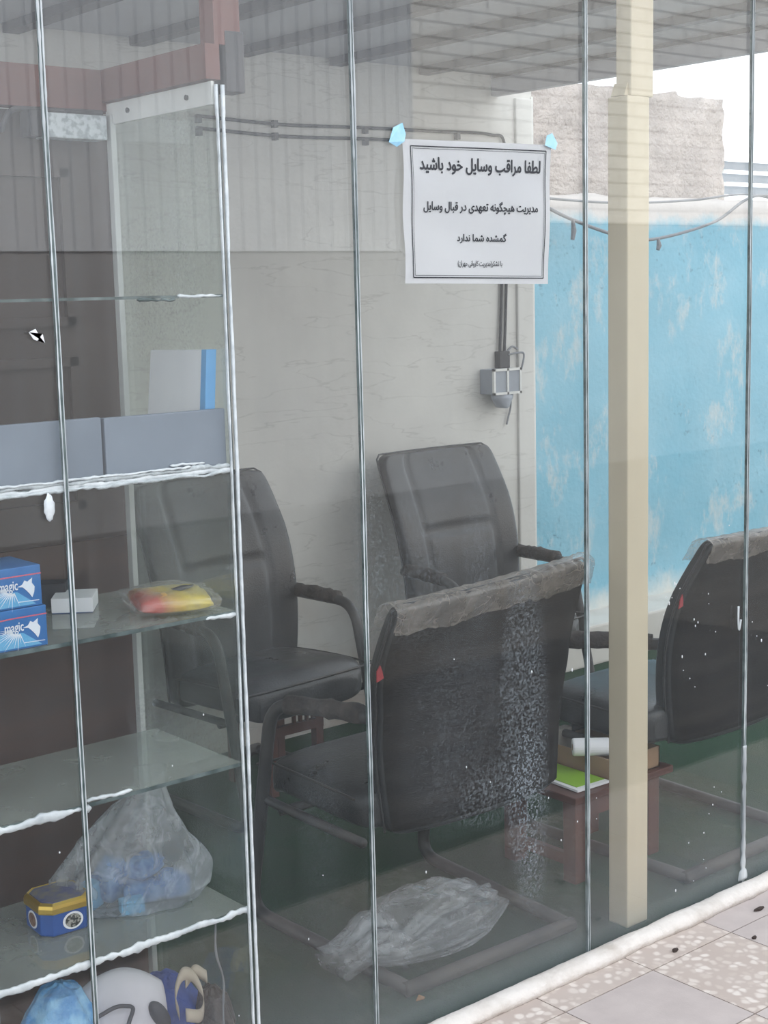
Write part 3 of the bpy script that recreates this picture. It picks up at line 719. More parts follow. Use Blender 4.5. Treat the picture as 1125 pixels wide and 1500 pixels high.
bm = bmesh.new(); prism(bm, [(1.405, 2.262, 1.0192), (1.44, 2.275, 1.0192), (1.452, 2.29, 1.0192), (1.43, 2.30, 1.0192), (1.40, 2.285, 1.0192)], (0, 0, .0012)); obj('wrapper_print', bm, 'shoe_dark', t)

# octagonal tin
t = thing('octagonal_tin', (1.186, 2.385, .403), 'octagonal blue tin with a gold lid on the lower glass shelf', 'tin')
def octa(hx, hy, c): return [(-hx+c,-hy),(hx-c,-hy),(hx,-hy+c),(hx,hy-c),(hx-c,hy),(-hx+c,hy),(-hx,hy-c),(-hx,-hy+c)]
TA = -.06
def octring(s, z, hx=.050, hy=.050, c=.018):
    ca, sa = math.cos(TA), math.sin(TA)
    return [Vector((1.186+(x*ca-y*sa)*s, 2.385+(x*sa+y*ca)*s, z)) for x, y in octa(hx, hy, c)]
bm = bmesh.new(); loft(bm, [octring(.97, .403), octring(1, .406), octring(1, .452)]); bev(bm, .0015, 1); obj('body', bm, 'tin_blue', t)
bm = bmesh.new(); loft(bm, [octring(1.04, .446), octring(1.05, .448), octring(1.05, .456), octring(1.02, .462), octring(.93, .466), octring(.90, .4645)]); lid = obj('lid', bm, 'gold', t)
bm = bmesh.new(); loft(bm, [octring(.87, .4640), octring(.86, .4655)]); obj('lid_print', bm, 'lid_print', lid)
ca, sa = math.cos(TA), math.sin(TA)
def disc(cx, cy, cz, ux, uy, r, h, m, nm, par, d):   # an oval sticker facing away from direction (ux,uy)
    bm = bmesh.new(); nx_, ny_ = -uy, ux
    ps = [(cx+nx_*math.cos(a)*r, cy+ny_*math.cos(a)*r, cz+math.sin(a)*h) for a in [2*PI*k/24 for k in range(24)]]
    prism(bm, ps, (ux*d, uy*d, 0)); return obj(nm, bm, m, par)
def tl(x, y): return (1.186+x*ca-y*sa, 2.385+x*sa+y*ca)
for (px, py, ux, uy, w, m) in ((-.0503, .0, -1, 0, .019, 'brown_print'), (.006, -.0503, 0, -1, .020, 'dark_print')):
    gx, gy = tl(px, py); wx, wy = ux*ca-uy*sa, ux*sa+uy*ca
    st = disc(gx, gy, .426, wx, wy, w, .0165, 'paper', 'sticker', t, .0008)
    disc(gx+wx*.0005, gy+wy*.0005, .426, wx, wy, w*.78, .013, m, 'sticker_picture', st, .0009)

# clear bag on the lower shelf with blue packets inside
def bagmesh(rows, n=64, seed=0, fold=.10, nfold=9):
    bm = bmesh.new(); rings = []
    m_ = len(rows)*6
    for k in range(m_+1):
        t_ = k/m_*(len(rows)-1); i = min(int(t_), len(rows)-2); f = t_-i; f = f*f*(3-2*f)
        a, b = rows[i], rows[i+1]
        c = [a[q]*(1-f)+b[q]*f for q in range(6)]      # x,y,z,rx,ry,rot
        ring = []
        for q in range(n):
            th = 2*PI*q/n
            w = 1 + fold*math.sin(nfold*th+seed+2*k/m_) *(.4+.8*k/m_) + .12*noise.noise((math.cos(th)*2+seed, math.sin(th)*2, k/m_*4)) + .05*noise.noise((math.cos(th)*7+seed, math.sin(th)*7, k/m_*9))
            x, y = c[3]*w*math.cos(th), c[4]*w*math.sin(th)
            ring.append(Vector((c[0]+x*math.cos(c[5])-y*math.sin(c[5]), c[1]+x*math.sin(c[5])+y*math.cos(c[5]), max(rows[0][2], c[2]+.006*noise.noise((th*2, k*.3, seed))*(1 if k else 0)))))
        rings.append(ring)
    loft(bm, rings); return bm
R0 = -.50
bm = bagmesh([(1.335,2.375,.4035,.115,.065,R0),(1.335,2.375,.43,.150,.075,R0),(1.335,2.37,.475,.145,.075,R0),(1.340,2.36,.54,.100,.060,R0),(1.352,2.345,.60,.055,.034,R0),(1.368,2.345,.645,.026,.018,R0),(1.372,2.345,.672,.030,.014,R0)], seed=2)
for v in bm.verts: v.co.x = min(v.co.x, 1.480); v.co.y = max(v.co.y, D+.022)
tag(obj('clear_plastic_bag', bm, 'bag', None, (1.325, 2.345, .4035), True), 'clear knotted plastic bag of blue packets on the lower shelf', 'plastic bag')
for i, (x, y, z, a, lx, ly, h, lb) in enumerate(((1.312,2.335,.405,-.3,.045,.03,.026,'blue packet low at the front of the clear bag'),(1.266,2.405,.406,.5,.04,.03,.05,'blue packet at the left inside the clear bag'),(1.355,2.362,.406,-.6,.06,.045,.04,'blue packet at the middle bottom of the clear bag'),(1.405,2.340,.406,-.3,.05,.04,.048,'blue packet at the right inside the clear bag'),(1.310,2.405,.406,.2,.05,.04,.075,'tall blue packet at the back of the clear bag'),(1.365,2.375,.447,.4,.06,.04,.04,'blue packet lying on others inside the clear bag'))):
    t = tag(obj('blue_packet', rotbox(x, y, z, lx, ly, h, a, .003) if i in (0, 1) else pillow(x, y, z, lx*1.25, ly*1.2, h*1.1, a, i*3.1), 'blue_light' if i in (0,1) else 'packet_blue', None, (x, y, z), i > 1), lb, 'packet', 'blue packets in the clear bag')

# things on the cabinet floor
bm = bagmesh([(1.128,2.36,.031,.075,.07,0),(1.135,2.36,.09,.085,.085,0),(1.150,2.37,.17,.078,.085,0),(1.165,2.37,.235,.066,.07,0),(1.170,2.37,.285,.036,.04,0),(1.172,2.37,.297,.006,.008,0)], seed=5, fold=.03)
tag(obj('foil_bundle', bm, 'foil_blue', None, (1.14,2.36,.031), True), 'shiny patterned blue bundle at the bottom of the cabinet', 'bundle')
t = thing('shoe', (1.30, 2.37, .03), 'pale shoe with dark trim between blue bundle and blue cloth', 'shoe')
bm = bmesh.new(); rings = []
for k in range(31):
    s = k/30; x = 1.190+.185*s
    h = .075+.110*math.sin(PI*min(1, s*.62+.18))**1.3; w = .045*(1-abs(2*s-1)**5*.75)
    if k in (0, 30): h *= .55; w *= .6
    rings.append([Vector((x, 2.385+math.cos(a)*w - .05*s, .125+max(-.09, math.sin(a)*h*(.9 if math.sin(a) > 0 else .6)))) for a in [2*PI*q/20 for q in range(20)]])
loft(bm, rings); obj('upper', bm, 'shoe', t, smooth=True)
def shoe_y(x): return 2.385-.05*(x-1.190)/.185
bm = bmesh.new(); tube(bm, catmull([(1.225, shoe_y(1.225)-.046, .225), (1.255, shoe_y(1.255)-.050, .238), (1.275, shoe_y(1.275)-.050, .236), (1.288, shoe_y(1.288)-.051, .228), (1.278, shoe_y(1.278)-.052, .200), (1.272, shoe_y(1.272)-.053, .16)], 6), .0040, 6); obj('trim_line', bm, 'shoe_dark', t, smooth=True)
bm = bmesh.new(); bmesh.ops.create_icosphere(bm, subdivisions=3, radius=1, matrix=Matrix.Translation((1.345, shoe_y(1.345)-.035, .195)) @ Matrix.Rotation(-.5, 4, 'Y') @ Matrix.Diagonal((.016, .016, .036, 1))); obj('opening', bm, 'shoe_dark', t, smooth=True)
bm = bagmesh([(1.42,2.39,.031,.055,.07,0),(1.42,2.39,.10,.062,.075,0),(1.42,2.39,.17,.055,.065,0),(1.415,2.39,.215,.035,.045,0),(1.412,2.39,.225,.008,.01,0)], seed=8, fold=.05, nfold=6)
for v in bm.verts: v.co.x = min(v.co.x, 1.482)
tag(obj('blue_cloth', bm, 'cloth_blue', None, (1.42,2.39,.031), True), 'crumpled royal blue cloth right of the pale shoe', 'cloth')
t = thing('tote_bag', (1.452, 2.28, .03), 'crumpled black plastic bag with tan canvas handle beside side panel', 'bag')
bm = bagmesh([(1.450,2.28,.031,.028,.05,0),(1.450,2.28,.09,.032,.055,0),(1.452,2.28,.17,.029,.05,0),(1.450,2.285,.215,.020,.035,0),(1.45,2.285,.228,.004,.006,0)], seed=11, fold=.10, nfold=7)
for v in bm.verts: v.co.x = min(v.co.x, 1.482)
obj('body', bm, 'black_bag', t, smooth=True)
bm = bmesh.new()
for P in ([(1.395,2.32,.175),(1.388,2.32,.215),(1.405,2.32,.252),(1.425,2.31,.245),(1.432,2.29,.21),(1.42,2.28,.18),(1.392,2.29,.185)],[(1.412,2.32,.235),(1.435,2.32,.250),(1.455,2.31,.235)],[(1.462,2.235,.16),(1.472,2.235,.12),(1.470,2.235,.05)]):
    cp = catmull(P, 6); rings = []
    for p in cp: rings.append([p+Vector((.004*math.cos(a), .014*math.cos(a)*.6,   .014*math.sin(a))) for a in [2*PI*q/8 for q in range(8)]])
    loft(bm, rings)
for v in bm.verts: v.co.x = min(v.co.x, 1.483)
obj('handle', bm, 'tan', t, smooth=True)
t = thing('perforated_strip', (1.06, 2.45, .03), 'dark perforated metal strip at the lower left of the cabinet', 'strip')
bm = bmesh.new()
for z in (.235, .25, .265): box(bm, .96, 1.115, 2.50, 2.504, z, z+.010)
box(bm, .965, .985, 2.50, 2.506, .031, .275); box(bm, 1.09, 1.11, 2.50, 2.506, .031, .275)
obj('slats', bm, 'grey_wire', t)

# ------------------------------------------------------------------ chairs
def sgnp(v, p): return abs(v)**p*(1 if v >= 0 else -1)
def make_chair(x, y, face, back_top, label, wrap=None, tagside=None, twist=(0,0,0,0,0), bw=0.0):
    """local frame: seat faces +y, origin on the floor under the rear cross tube"""
    R = Matrix.Translation((x, y, 0)) @ Matrix.Rotation(face, 4, 'Z')
    t = thing('visitor_chair', (x, y, 0), label, 'chair', 'black visitor chairs in the glazed room')
    Bk = Matrix.Translation((twist[0], twist[1]+.1, 0)) @ Matrix.Rotation(twist[2], 4, 'Z') @ Matrix.Translation((0, -.1, 0))
    def add(name, bm, m, par=None, smooth=True):
        if name in ('backrest','back_cover','piping','plastic_wrap','cloth_tag'): [setattr(v, 'co', v.co+Vector((twist[4]*min(1, max(0, back_top-v.co.z)/.28), 0, twist[3]*v.co.x*max(0, v.co.z-.3)/.6))) for v in bm.verts] and bmesh.ops.transform(bm, matrix=Bk, verts=bm.verts)
        bmesh.ops.transform(bm, matrix=R, verts=bm.verts); return obj(name, bm, m, par or t, smooth=smooth)
    z0 = .305; H = back_top-z0
    def yprof(s):          # centre of the backrest, s from bottom to top
        pts = ((0,.180),(.25,.185),(.45,.175),(.65,.145),(.82,.095),(1,.030))
        for (a, b), (c, d) in zip(pts, pts[1:]):
            if s <= c: f = (s-a)/(c-a); return b+(d-b)*f
        return pts[-1][1]
    def ysm(s): return sum(yprof(min(1, max(0, s+d))) for d in (-.08,-.04,0,.04,.08))/5
    def wprof(s): return .242 + bw + .036*math.sin(min(1, s*1.25)*PI*.5) - .012*max(0, s-.75)/.25
    def thick(s): return .078 - .020*s
    NU = 48
    def ring(s, grow=0, k=1, front=True):
        r = []; w = (wprof(s)+grow)*k; th = (thick(s)/2+grow)*k
        for side in (1, -1):
            for i in range(NU):
                u = -math.cos(PI*i/NU)*side
                yy = side*th*(max(0, 1-abs(u)**6))**(1/6)
                if side == 1 and front:
                    a = abs(u)
                    yy -= .010*math.exp(-((a-.60)/.030)**2)*(1 if s > .1 else 0)
                    if a < .60: yy -= .012*math.exp(-((s-.60)/.018)**2)
                    if a < .60: yy += .008*math.cos(a/.60*PI/2)*math.sin(max(0, min(1, (s-.02)/.58))*PI)
                r.append(Vector((u*w, ysm(s)+yy+.022*u*u, z0+s*H)))
        return r
    bm = bmesh.new(); rings = []
    for k in range(61):
        tau = -math.cos(PI*k/60); s = (tau+1)/2
        kk = (max(0, 1-abs(tau)**16))**(1/16)
        if k in (0, 60): kk = .35; 
        rings.append(ring(s, 0, max(kk, .35)))
    loft(bm, rings); br = add('backrest', bm, 'leather_front')
    # dusty cloth covering the rear of the backrest
    bm = bmesh.new(); rows = []
    for k in range(30):
        s = .03+.94*k/29; w = wprof(s)*.992; th = thick(s)/2+.003
        rows.append([bm.verts.new((u*w, ysm(s)-th*(1-abs(u)**6)**(1/6)*1.0-.001+.022*u*u, z0+s*H)) for u in [-.985+1.97*i/24 for i in range(25)]])
    for a, b in zip(rows, rows[1:]):
        for i in range(24): bm.faces.new((a[i], a[i+1], b[i+1], b[i]))
    bmesh.ops.solidify(bm, geom=bm.faces[:], thickness=.003)
    add('back_cover', bm, 'back_cloth', br)
    bm = bmesh.new(); pts = []
    for k in range(41): s = .02+.96*k/40; pts.append(Vector((-wprof(s)*1.0-.002, ysm(s)-thick(s)*.15+.022, z0+s*H)))
    top = [Vector((u*wprof(.99), ysm(1)-thick(1)*.25+.022*u*u, z0+H+.001)) for u in [-.93+1.86*i/20 for i in range(21)]]
    allp = pts + top + [Vector((-p.x, p.y, p.z)) for p in reversed(pts)]
    tube(bm, allp, .0035, 6); add('piping', bm, 'leather', br)
    # seat
    bm = bmesh.new(); rings = []; y0, y1 = .165, .565
    for k in range(41):
        tau = -math.cos(PI*k/40); s = (tau+1)/2; kk = max(.4, (max(0, 1-abs(tau)**8))**(1/8))
        yy = y0+(y1-y0)*s; zc = .368 + .016*s - .035*max(0, s-.8)/.2*max(0, s-.8)/.2; th = .105
        r = []
        for i in range(40):
            a = 2*PI*i/40; cx = sgnp(math.cos(a), .38); cz = sgnp(math.sin(a), .38)
            dome = .014*(1-cx*cx)*math.sin(PI*s) if cz > 0 else 0
            r.append(Vector((cx*(.235+.015*s)*max(kk, .8), yy, zc+cz*th/2*kk+dome)))
        rings.append(r)
    loft(bm, rings); st = add('seat', bm, 'leather')
    bm = bmesh.new(); pts = [Vector((-.248, .19, .405)), Vector((-.252, .35, .412)), Vector((-.25, .52, .413)), Vector((-.235, .555, .405)), Vector((.235, .555, .405)), Vector((.25, .52, .413)), Vector((.252, .35, .412)), Vector((.248, .19, .405))]
    tube(bm, catmull(pts, 5), .0035, 6); add('seat_piping', bm, 'tube', st)
    # tubular frame: one bent tube per side, rear cross tube
    for sx in (-1, 1):
        bm = bmesh.new(); a = sx; ex = twist[0]*.9+twist[4]*.5
        P = fillet([(a*.252, .0, .018), (a*.278, .595, .018), (a*.278, .470, .585), (a*.268+ex, .185, .590)], .075, 8)
        tube(bm, P, .0165, 10); sf = add('side_frame', bm, 'tube')
        bm = bmesh.new(); Q = sub([(a*.279, .40, .592), (a*.274+ex*.45, .30, .597), (a*.270+ex*.9, .205, .596)], 7)
        tube(bm, Q, [.020+.006*random.random() for _ in Q], 12, .12); add('arm_pad', bm, 'sleeve')
        bm = bmesh.new(); tube(bm, fillet([(a*.278, .525, .33), (a*.262, .50, .318), (a*.262, .14, .318)], .03), .012, 8); add('seat_rail', bm, 'tube')
    bm = bmesh.new(); tube(bm, [(-.262, .0, .019), (.262, .0, .019)], .0175, 10); add('cross_tube', bm, 'floor_tube')
    bm = bmesh.new(); tube(bm, [(-.27, .46, .31), (.27, .46, .31)], .012, 8); add('under_rail', bm, 'tube')
    if wrap:
        bm = bmesh.new(); rows = []; NS = 18; drop = wrap
        for sidei in range(2*NS+1):
            f = (sidei-NS)/NS     # -1 rear hem .. 0 top .. 1 front hem
            row = []
            for i in range(61):
                u = -1.03+2.06*i/60; hem = drop*(1+.25*noise.noise((u*3, f*2, 5)) + .12*noise.noise((u*13, f, 1)) + (.25*max(0, -u) if drop > .09 else 0))
                s = 1-(abs(f)**1.1)*hem/H if abs(f) > .12 else 1-(abs(f)**1.1)*hem/H
                s = max(0, s); th = thick(s)/2+.006
                k = min(1, abs(f)/.18)**.5*(1 if f >= 0 else -1)
                uu = max(-1, min(1, u)); wr = .004*noise.noise((u*16, f*3, 2))+.003*noise.noise((u*40, f*7, 8))
                row.append(bm.verts.new((u*wprof(s)*1.0, ysm(s)+k*th+.022*uu*uu + wr*(1 if f > 0 else -1), z0+s*H+.007*(1-min(1, abs(f)*3))+wr*.5)))
            rows.append(row)
        for a, b in zip(rows, rows[1:]):
            for i in range(60): bm.faces.new((a[i], a[i+1], b[i+1], b[i]))
        o = add('plastic_wrap', bm, 'wrap'); o['label'] = 'torn clear plastic wrap over the backrest top'
    if tagside:
        sx, s, m = tagside; bm = bmesh.new(); w = wprof(s)
        prism(bm, [(sx*(w-.004), ysm(s), z0+s*H-.016), (sx*(w-.004), ysm(s), z0+s*H+.018), (sx*(w+.017), ysm(s)-.008, z0+s*H+.006), (sx*(w+.019), ysm(s)-.004, z0+s*H-.020)], (0, .003, 0))
        o = add('cloth_tag', bm, m, None, False); o['label'] = 'red cloth tag' if m == 'tag' else 'brown cloth tag'
    return t
make_chair(2.246, 2.325, -.03, .897, 'black chair with torn plastic over its back standing nearest left of the post', wrap=.068, tagside=(-1,.72,'tag'), twist=(.048,-.022,.02,.05,.052), bw=.034)
make_chair(3.190, 2.305, -.0, .893, 'black chair with plastic wrapped back standing right of the cream post', wrap=.058, tagside=(-1,.72,'tag'), twist=(.15,-.02,.02,.0,0), bw=.030)
make_chair(3.535, 3.985, PI, .985, 'black chair against the plaster wall below the wall socket')
make_chair(2.515, 3.985, PI+.09, .985, 'black chair against the plaster wall seen partly through the cabinet', tagside=(-1,.82,'tag_brown'))

# ------------------------------------------------------------------ low table, tray and what lies on it
t = thing('low_table', (2.92, 2.68, 0), 'low red-brown wooden table with a tray between the two front chairs', 'table')
X0, X1, Y0, Y1, ZT = 2.72, 2.945, 2.50, 2.78, .245
obj('top', nbox(X0-.02, X1+.15, Y0-.02, Y1, ZT-.02, ZT, .003), 'wood_red', t)
for (x, y) in ((X0+.02, Y0+.02), (X1+.09, Y0+.02), (X0+.02, Y1-.04), (X1+.09, Y1-.04)):
    obj('leg', nbox(x-.022, x+.022, y-.022, y+.022, 0, ZT-.019, .003), 'wood_red', t)
obj('apron', nbox(X0+.02, X1+.09, Y0+.005, Y0+.025, ZT-.075, ZT-.021), 'wood_red', t)
obj('stretcher', nbox(X0+.01, X0+.03, Y0+.02, Y1-.04, .04, .07), 'wood_red', t)
t = thing('cardboard_tray', (2.95, 2.68, ZT), 'open brown cardboard tray on the low table', 'tray')
bm = bmesh.new(); TX0, TX1, TY0, TY1 = 2.868, 3.06, 2.50, 2.765
box(bm, TX0, TX1, TY0, TY1, ZT, ZT+.003); box(bm, TX0, TX0+.004, TY0, TY1, ZT, ZT+.058); box(bm, TX1-.004, TX1, TY0, TY1, ZT, ZT+.058); box(bm, TX0, TX1, TY1-.004, TY1, ZT, ZT+.058); box(bm, TX0, TX1, TY0, TY0+.004, ZT, ZT+.058)
obj('box', bm, 'card', t)
bm = bmesh.new(); box(bm, TX0+.02, TX0+.09, TY1-.035, TY1-.008, ZT+.004, ZT+.085); obj('inner_flap', bm, 'card_in', t)
t = thing('paper_roll', (2.915, 2.62, ZT+.055), 'white paper roll lying in the cardboard tray', 'paper roll')
bm = bmesh.new(); c0 = Vector((2.873, 2.582, ZT+.078)); ax = Vector((.75, -.66, 0)).normalized(); n1 = Vector((0,0,1)); n2 = ax.cross(n1)
rings = []
for (d, r) in ((-.05, .006), (-.05, .026), (-.046, .028), (.046, .028), (.05, .026), (.05, .006)):
    rings.append([c0+ax*d+(n1*math.sin(2*PI*q/24)*.85+n2*math.cos(2*PI*q/24))*r for q in range(24)])
loft(bm, rings); obj('roll', bm, 'paper', t, smooth=False)
bm = bmesh.new(); tube(bm, [c0+ax*-.051, c0+ax*.0515], .009, 14); obj('core', bm, 'card', t)
t = thing('booklet', (2.80, 2.56, ZT), 'lime green booklet with white edge lying beside the cardboard tray', 'booklet')
P = [(2.735, 2.505), (2.855, 2.50), (2.860, 2.72), (2.75, 2.72)]
bm = bmesh.new(); prism(bm, [(x, y, ZT+.002) for x, y in P], (0, 0, .006)); obj('pages', bm, 'paper', t)
bm = bmesh.new(); prism(bm, [(2.75, 2.522, ZT+.0085), (2.853, 2.516, ZT+.0085), (2.856, 2.71, ZT+.0085), (2.76, 2.71, ZT+.0085)], (0, 0, .001)); obj('cover', bm, 'green', t)
# slatted wooden stool under the left rear chair
t = thing('slatted_stool', (2.72, 3.72, 0), 'red-brown slatted stool tucked beneath the left rear chair', 'stool')
SX0, SX1, SY0, SY1 = 2.535, 2.745, 3.60, 3.84
obj('top', nbox(SX0, SX1, SY0, SY1, .265, .285), 'wood_red', t)
for z in (.19,): obj('rail', nbox(SX0, SX1, SY0, SY0+.018, z, z+.03), 'wood_red', t)
for x in (SX0+.015, SX1-.015):
    for y in (SY0+.015, SY1-.015): obj('leg', nbox(x-.014, x+.014, y-.014, y+.014, 0, .265), 'wood_red', t)
for x in (2.635, 2.66, 2.685): obj('slat', nbox(x-.005, x+.005, SY0+.004, SY0+.014, .21, .268), 'wood_red', t)

# plastic bag on the turf
bm = bmesh.new(); bmesh.ops.create_icosphere(bm, subdivisions=6, radius=1)
ax = Vector((1, .18, 0)).normalized(); ay = Vector((-.18, 1, 0)).normalized()
for v in bm.verts:
    x, y, z = v.co
    fx = abs(x)**1.0; rad = .1+.9*(1-.25*max(0, x)**3)
    aa = math.atan2(z, y); wr = .12*noise.noise((x*1.2, y*2.2, z*2.2)) + .10*(1-2*abs(noise.noise((x*.9, aa*2.2, 3)))) - .05 + .03*(1-2*abs(noise.noise((x*1.2, aa*3.5, 7))))
    px = x*.235*(1+wr*.6); py = y*.135*(1-.25*x*x)*(1+wr*1.6); pz = (z*.5+.5)**.8*.122*(1-.30*x*x)*(1+wr*1.8)
    p = Vector((2.205, 2.485, 0)) + ax*px + ay*py; p.z = max(.003, pz); v.co = p
t = thing('plastic_bag', (2.225, 2.56, 0), 'milky plastic bag lying on turf inside the nearest chair base', 'plastic bag')
obj('bag_body', bm, 'bag_floor', t, smooth=True)
bm = bmesh.new(); rings = []
for k in range(25):
    f = k/24; p = Vector((2.06-.135*f, 2.485+.03*f+.008*math.sin(f*7), .056+.020*math.sin(PI*min(1, f*1.1))-.022*f))
    ry = .060*(1-f)**1.5+.030+.028*max(0, f-.5)*2; rz = .045*(1-f)+.020+.012*f
    rings.append([p+Vector((.006*noise.noise((q, f*4, 1)), math.cos(2*PI*q/36)*ry*(1+.22*math.sin(q*1.75+f*2)), math.sin(2*PI*q/36)*rz*(1+.22*math.sin(q*1.4+f*3)))) for q in range(36)])
loft(bm, rings)
for v in bm.verts: v.co.z = max(v.co.z, .003+.036*max(0, 1-abs(v.co.x-1.992)/.07)**.5)
obj('bag_neck', bm, 'bag_floor', t, smooth=True)
bm = bmesh.new(); prism(bm, [(1.985, 2.30, .004), (2.0, 2.292, .006), (2.012, 2.30, .004), (2.004, 2.312, .008)], (0, 0, .0015)); tag(obj('leaf', bm, 'leaf', None, (1.99, 2.30, .002)), 'small dry brown leaf on the turf by the glass', 'leaf')

# ------------------------------------------------------------------ wall cables, socket
t = thing('wall_cable', (3.2, WALL-.01, 2.09), 'upper of two black cables clipped across the plaster wall', 'cable', 'cables on the plaster wall')
def wc(z, bendx):
    pts = [(2.66, WALL-.010, z+.01), (3.0, WALL-.010, z), (3.36, WALL-.010, z+.008), (3.7, WALL-.010, z+.012), (bendx-.08, WALL-.010, z+.014), (bendx, WALL-.010, z-.03), (bendx+.006, WALL-.010, 1.75), (bendx-.002, WALL-.010, 1.55), (bendx-.022, WALL-.012, 1.24)]
    bm = bmesh.new(); tube(bm, catmull(pts, 10), .0058, 8); return bm
obj('wire', wc(2.112, 4.045), 'cable', t, smooth=True)
for x in (2.67, 2.97, 3.36, 3.80): obj('clip', nbox(x-.008, x+.008, WALL-.018, WALL, 2.100, 2.124), 'cable', t)
t = thing('wall_cable', (3.2, WALL-.01, 2.04), 'lower of two black cables clipped across the plaster wall', 'cable', 'cables on the plaster wall')
obj('wire', wc(2.074, 4.020), 'cable', t, smooth=True)
for x in (2.67, 2.97, 3.36, 3.80): obj('clip', nbox(x-.008, x+.008, WALL-.018, WALL, 2.060, 2.084), 'cable', t)
t = thing('wall_socket', (3.97, WALL-.04, 1.15), 'grey double wall socket with plug and loose wires on the plaster wall', 'socket')
obj('back_box', nbox(3.905, 4.050, WALL-.075, WALL, 1.155, 1.250, .004), 'socket', t)
bm = bmesh.new()
for (a, b, c, d) in ((3.903,4.052,1.153,1.162),(3.903,4.052,1.243,1.252),(3.903,3.912,1.153,1.252),(4.043,4.052,1.153,1.252),(3.974,3.983,1.153,1.252)): box(bm, a, b, WALL-.080, WALL-.070, c, d)
obj('frame', bm, 'alu', t)
bm = bmesh.new(); rings = [[Vector((3.975+rx*math.cos(a), WALL-.05+.03*math.sin(a), z)) for a in [2*PI*q/14 for q in range(14)]] for rx, z in ((.055,1.155),(.050,1.135),(.025,1.105),(.012,1.100))]; loft(bm, rings); obj('plug', bm, 'socket', t, smooth=True)
obj('cable_entry', nbox(3.985, 4.040, WALL-.03, WALL, 1.25, 1.315, .003), 'cable', t)
bm = bmesh.new()
for P in ([(4.03,WALL-.03,1.30),(4.07,WALL-.03,1.305),(4.115,WALL-.03,1.30),(4.09,WALL-.04,1.24),(4.055,WALL-.05,1.19),(4.02,WALL-.05,1.14),(3.98,WALL-.05,1.12)],[(4.05,WALL-.02,1.16),(4.055,WALL-.015,1.10),(4.045,WALL-.012,1.06),(4.035,WALL-.012,1.03)],[(4.03,WALL-.02,1.31),(4.06,WALL-.02,1.33),(4.09,WALL-.02,1.32)]): tube(bm, catmull(P, 8), .0042, 6)
obj('loose_wire', bm, 'grey_wire', t, smooth=True)

# ------------------------------------------------------------------ lines in the yard
bm = bmesh.new(); tube(bm, catmull([(4.20,4.10,1.905),(4.72,4.10,1.892),(5.21,4.10,1.912),(5.66,4.10,1.945),(6.2,4.10,1.87)], 14), .005, 6)
tag(obj('taut_line', bm, 'grey_wire', None, (4.2,4.12,1.9), True), 'taut grey wire along the top of the blue wall', 'wire')
bm = bmesh.new(); tube(bm, catmull([(4.20,4.08,1.90),(4.42,4.08,1.825),(4.73,4.08,1.755),(4.95,4.08,1.745),(5.35,4.08,1.82),(5.66,4.08,1.94),(6.1,4.08,1.91)], 14), .007, 6)
tag(obj('sagging_line', bm, 'grey_wire', None, (4.2,4.10,1.9), True), 'sagging grey cable hanging in front of the blue wall', 'cable')
for (x, z, s, lb) in ((4.44, 1.81, .07, 'grey peg hanging from the sagging cable near the plaster wall'), (4.97, 1.735, .035, 'small grey knot on the sagging cable right of the post')):
    bm = bmesh.new(); tube(bm, [(x, 4.078, z+.012), (x+.004, 4.076, z-s*.5), (x-.004, 4.076, z-s)], [.006,.011,.008], 8); tag(obj('hanging_peg', bm, 'grey_wire', None, (x, 4.1, z)), lb, 'peg')
t = thing('metal_fence', (7.4, 5.4, 0), 'grey rail fence in the distance beyond the blue wall', 'fence')
for k in range(4): x = 6.55+.62*k; obj('fence_post', nbox(x-.012, x+.012, 5.39, 5.415, 0, 2.26), 'alu', t)
for z in (1.2, 2.07, 2.14, 2.21): obj('rail', nbox(6.1, 8.6, 5.38, 5.40, z, z+.045), 'fence', t)

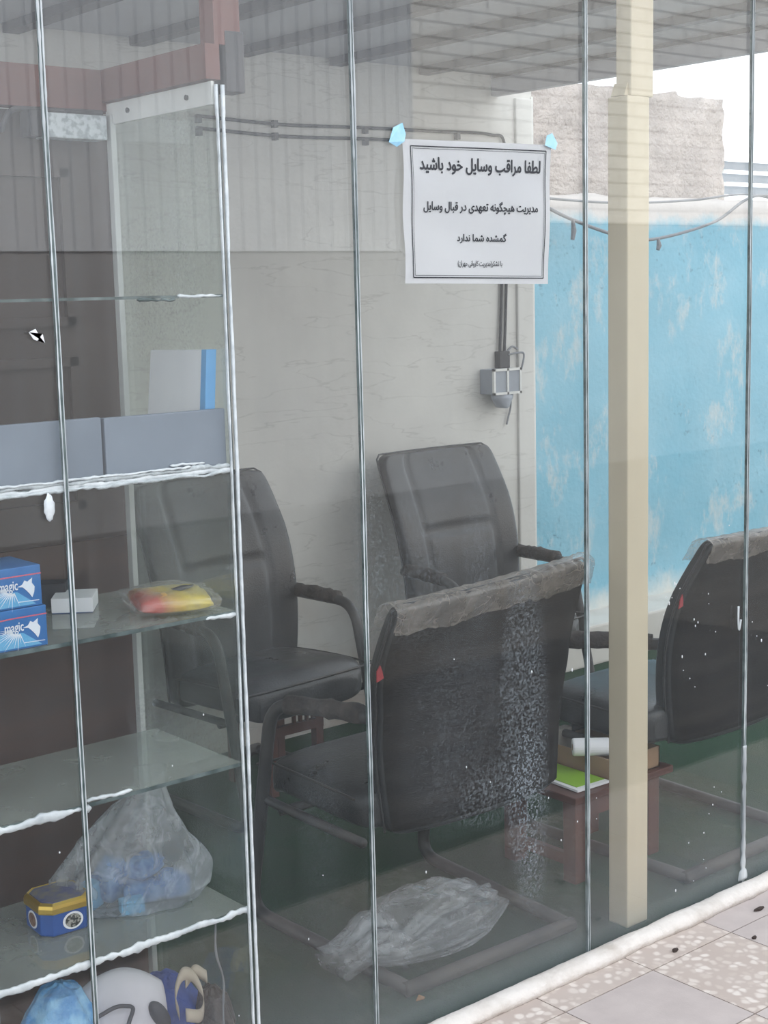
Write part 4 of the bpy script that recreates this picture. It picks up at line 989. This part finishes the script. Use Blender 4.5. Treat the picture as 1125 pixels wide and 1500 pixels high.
# bits on the pavement
for (x, y, s, lb) in ((2.70, 1.86, .010, 'small dark clump on the pebbled tile'), (2.935, 2.08, .010, 'dark twig on the plain grey tile by the caulk'), (2.79, 1.99, .007, 'dark speck at the tile corner'), (2.60, 2.075, .009, 'brown pebble on the strip beside the caulk')):
    bm = bmesh.new(); bmesh.ops.create_icosphere(bm, subdivisions=3, radius=1)
    for v in bm.verts:
        k = 1+.4*noise.noise(v.co*1.7+Vector((x*9, 0, 0))); v.co = Vector((x+v.co.x*s*k*(1.8 if 'twig' in lb else 1), y+v.co.y*s*.6*k, .0035+v.co.z*.0045*k))
    tag(obj('debris', bm, 'dark_bit', None, (x, y, 0), True), lb, 'debris')

# ------------------------------------------------------------------ light
w = bpy.data.worlds.new('sky'); bpy.context.scene.world = w; w.use_nodes = True
bg = w.node_tree.nodes['Background']; bg.inputs[0].default_value = (.86, .93, 1.0, 1); bg.inputs[1].default_value = 1.35
sun = bpy.data.lights.new('sun', 'SUN'); sun.energy = 6.2; sun.angle = .009; sun.color = (1, .95, .87)
so = bpy.data.objects.new('sun', sun); C.objects.link(so)
so.rotation_euler = Vector((-.12, -.87, -.47)).to_track_quat('-Z', 'Y').to_euler(); so.location = (3, 8, 8)

# ------------------------------------------------------------------ camera
cd = bpy.data.cameras.new('camera'); cam = bpy.data.objects.new('camera', cd); C.objects.link(cam)
cd.sensor_fit = 'VERTICAL'; cd.sensor_height = 36.0; cd.lens = 2150.06/1500*36.0; cd.clip_start = .05
yaw, pitch, roll = .697538553, .148540695, -.0244328804
cy, sy, cp, sp = math.cos(yaw), math.sin(yaw), math.cos(pitch), math.sin(pitch)
fwd = Vector((sy*cp, cy*cp, -sp)); right = Vector((cy, -sy, 0)); up = right.cross(fwd)
r2 = right*math.cos(roll)+up*math.sin(roll); u2 = -right*math.sin(roll)+up*math.cos(roll)
cam.matrix_world = Matrix(((r2.x, u2.x, -fwd.x, 0), (r2.y, u2.y, -fwd.y, 0), (r2.z, u2.z, -fwd.z, 1.55), (0, 0, 0, 1)))
S = bpy.context.scene; S.camera = cam
S.view_settings.view_transform = 'Standard'; S.view_settings.look = 'None'; S.view_settings.gamma = 1; S.view_settings.use_curve_mapping = False
S.view_settings.exposure = 0.72
S.cycles.max_bounces = 14; S.cycles.transparent_max_bounces = 24; S.cycles.use_denoising = True
S.cycles.sample_clamp_indirect = 6
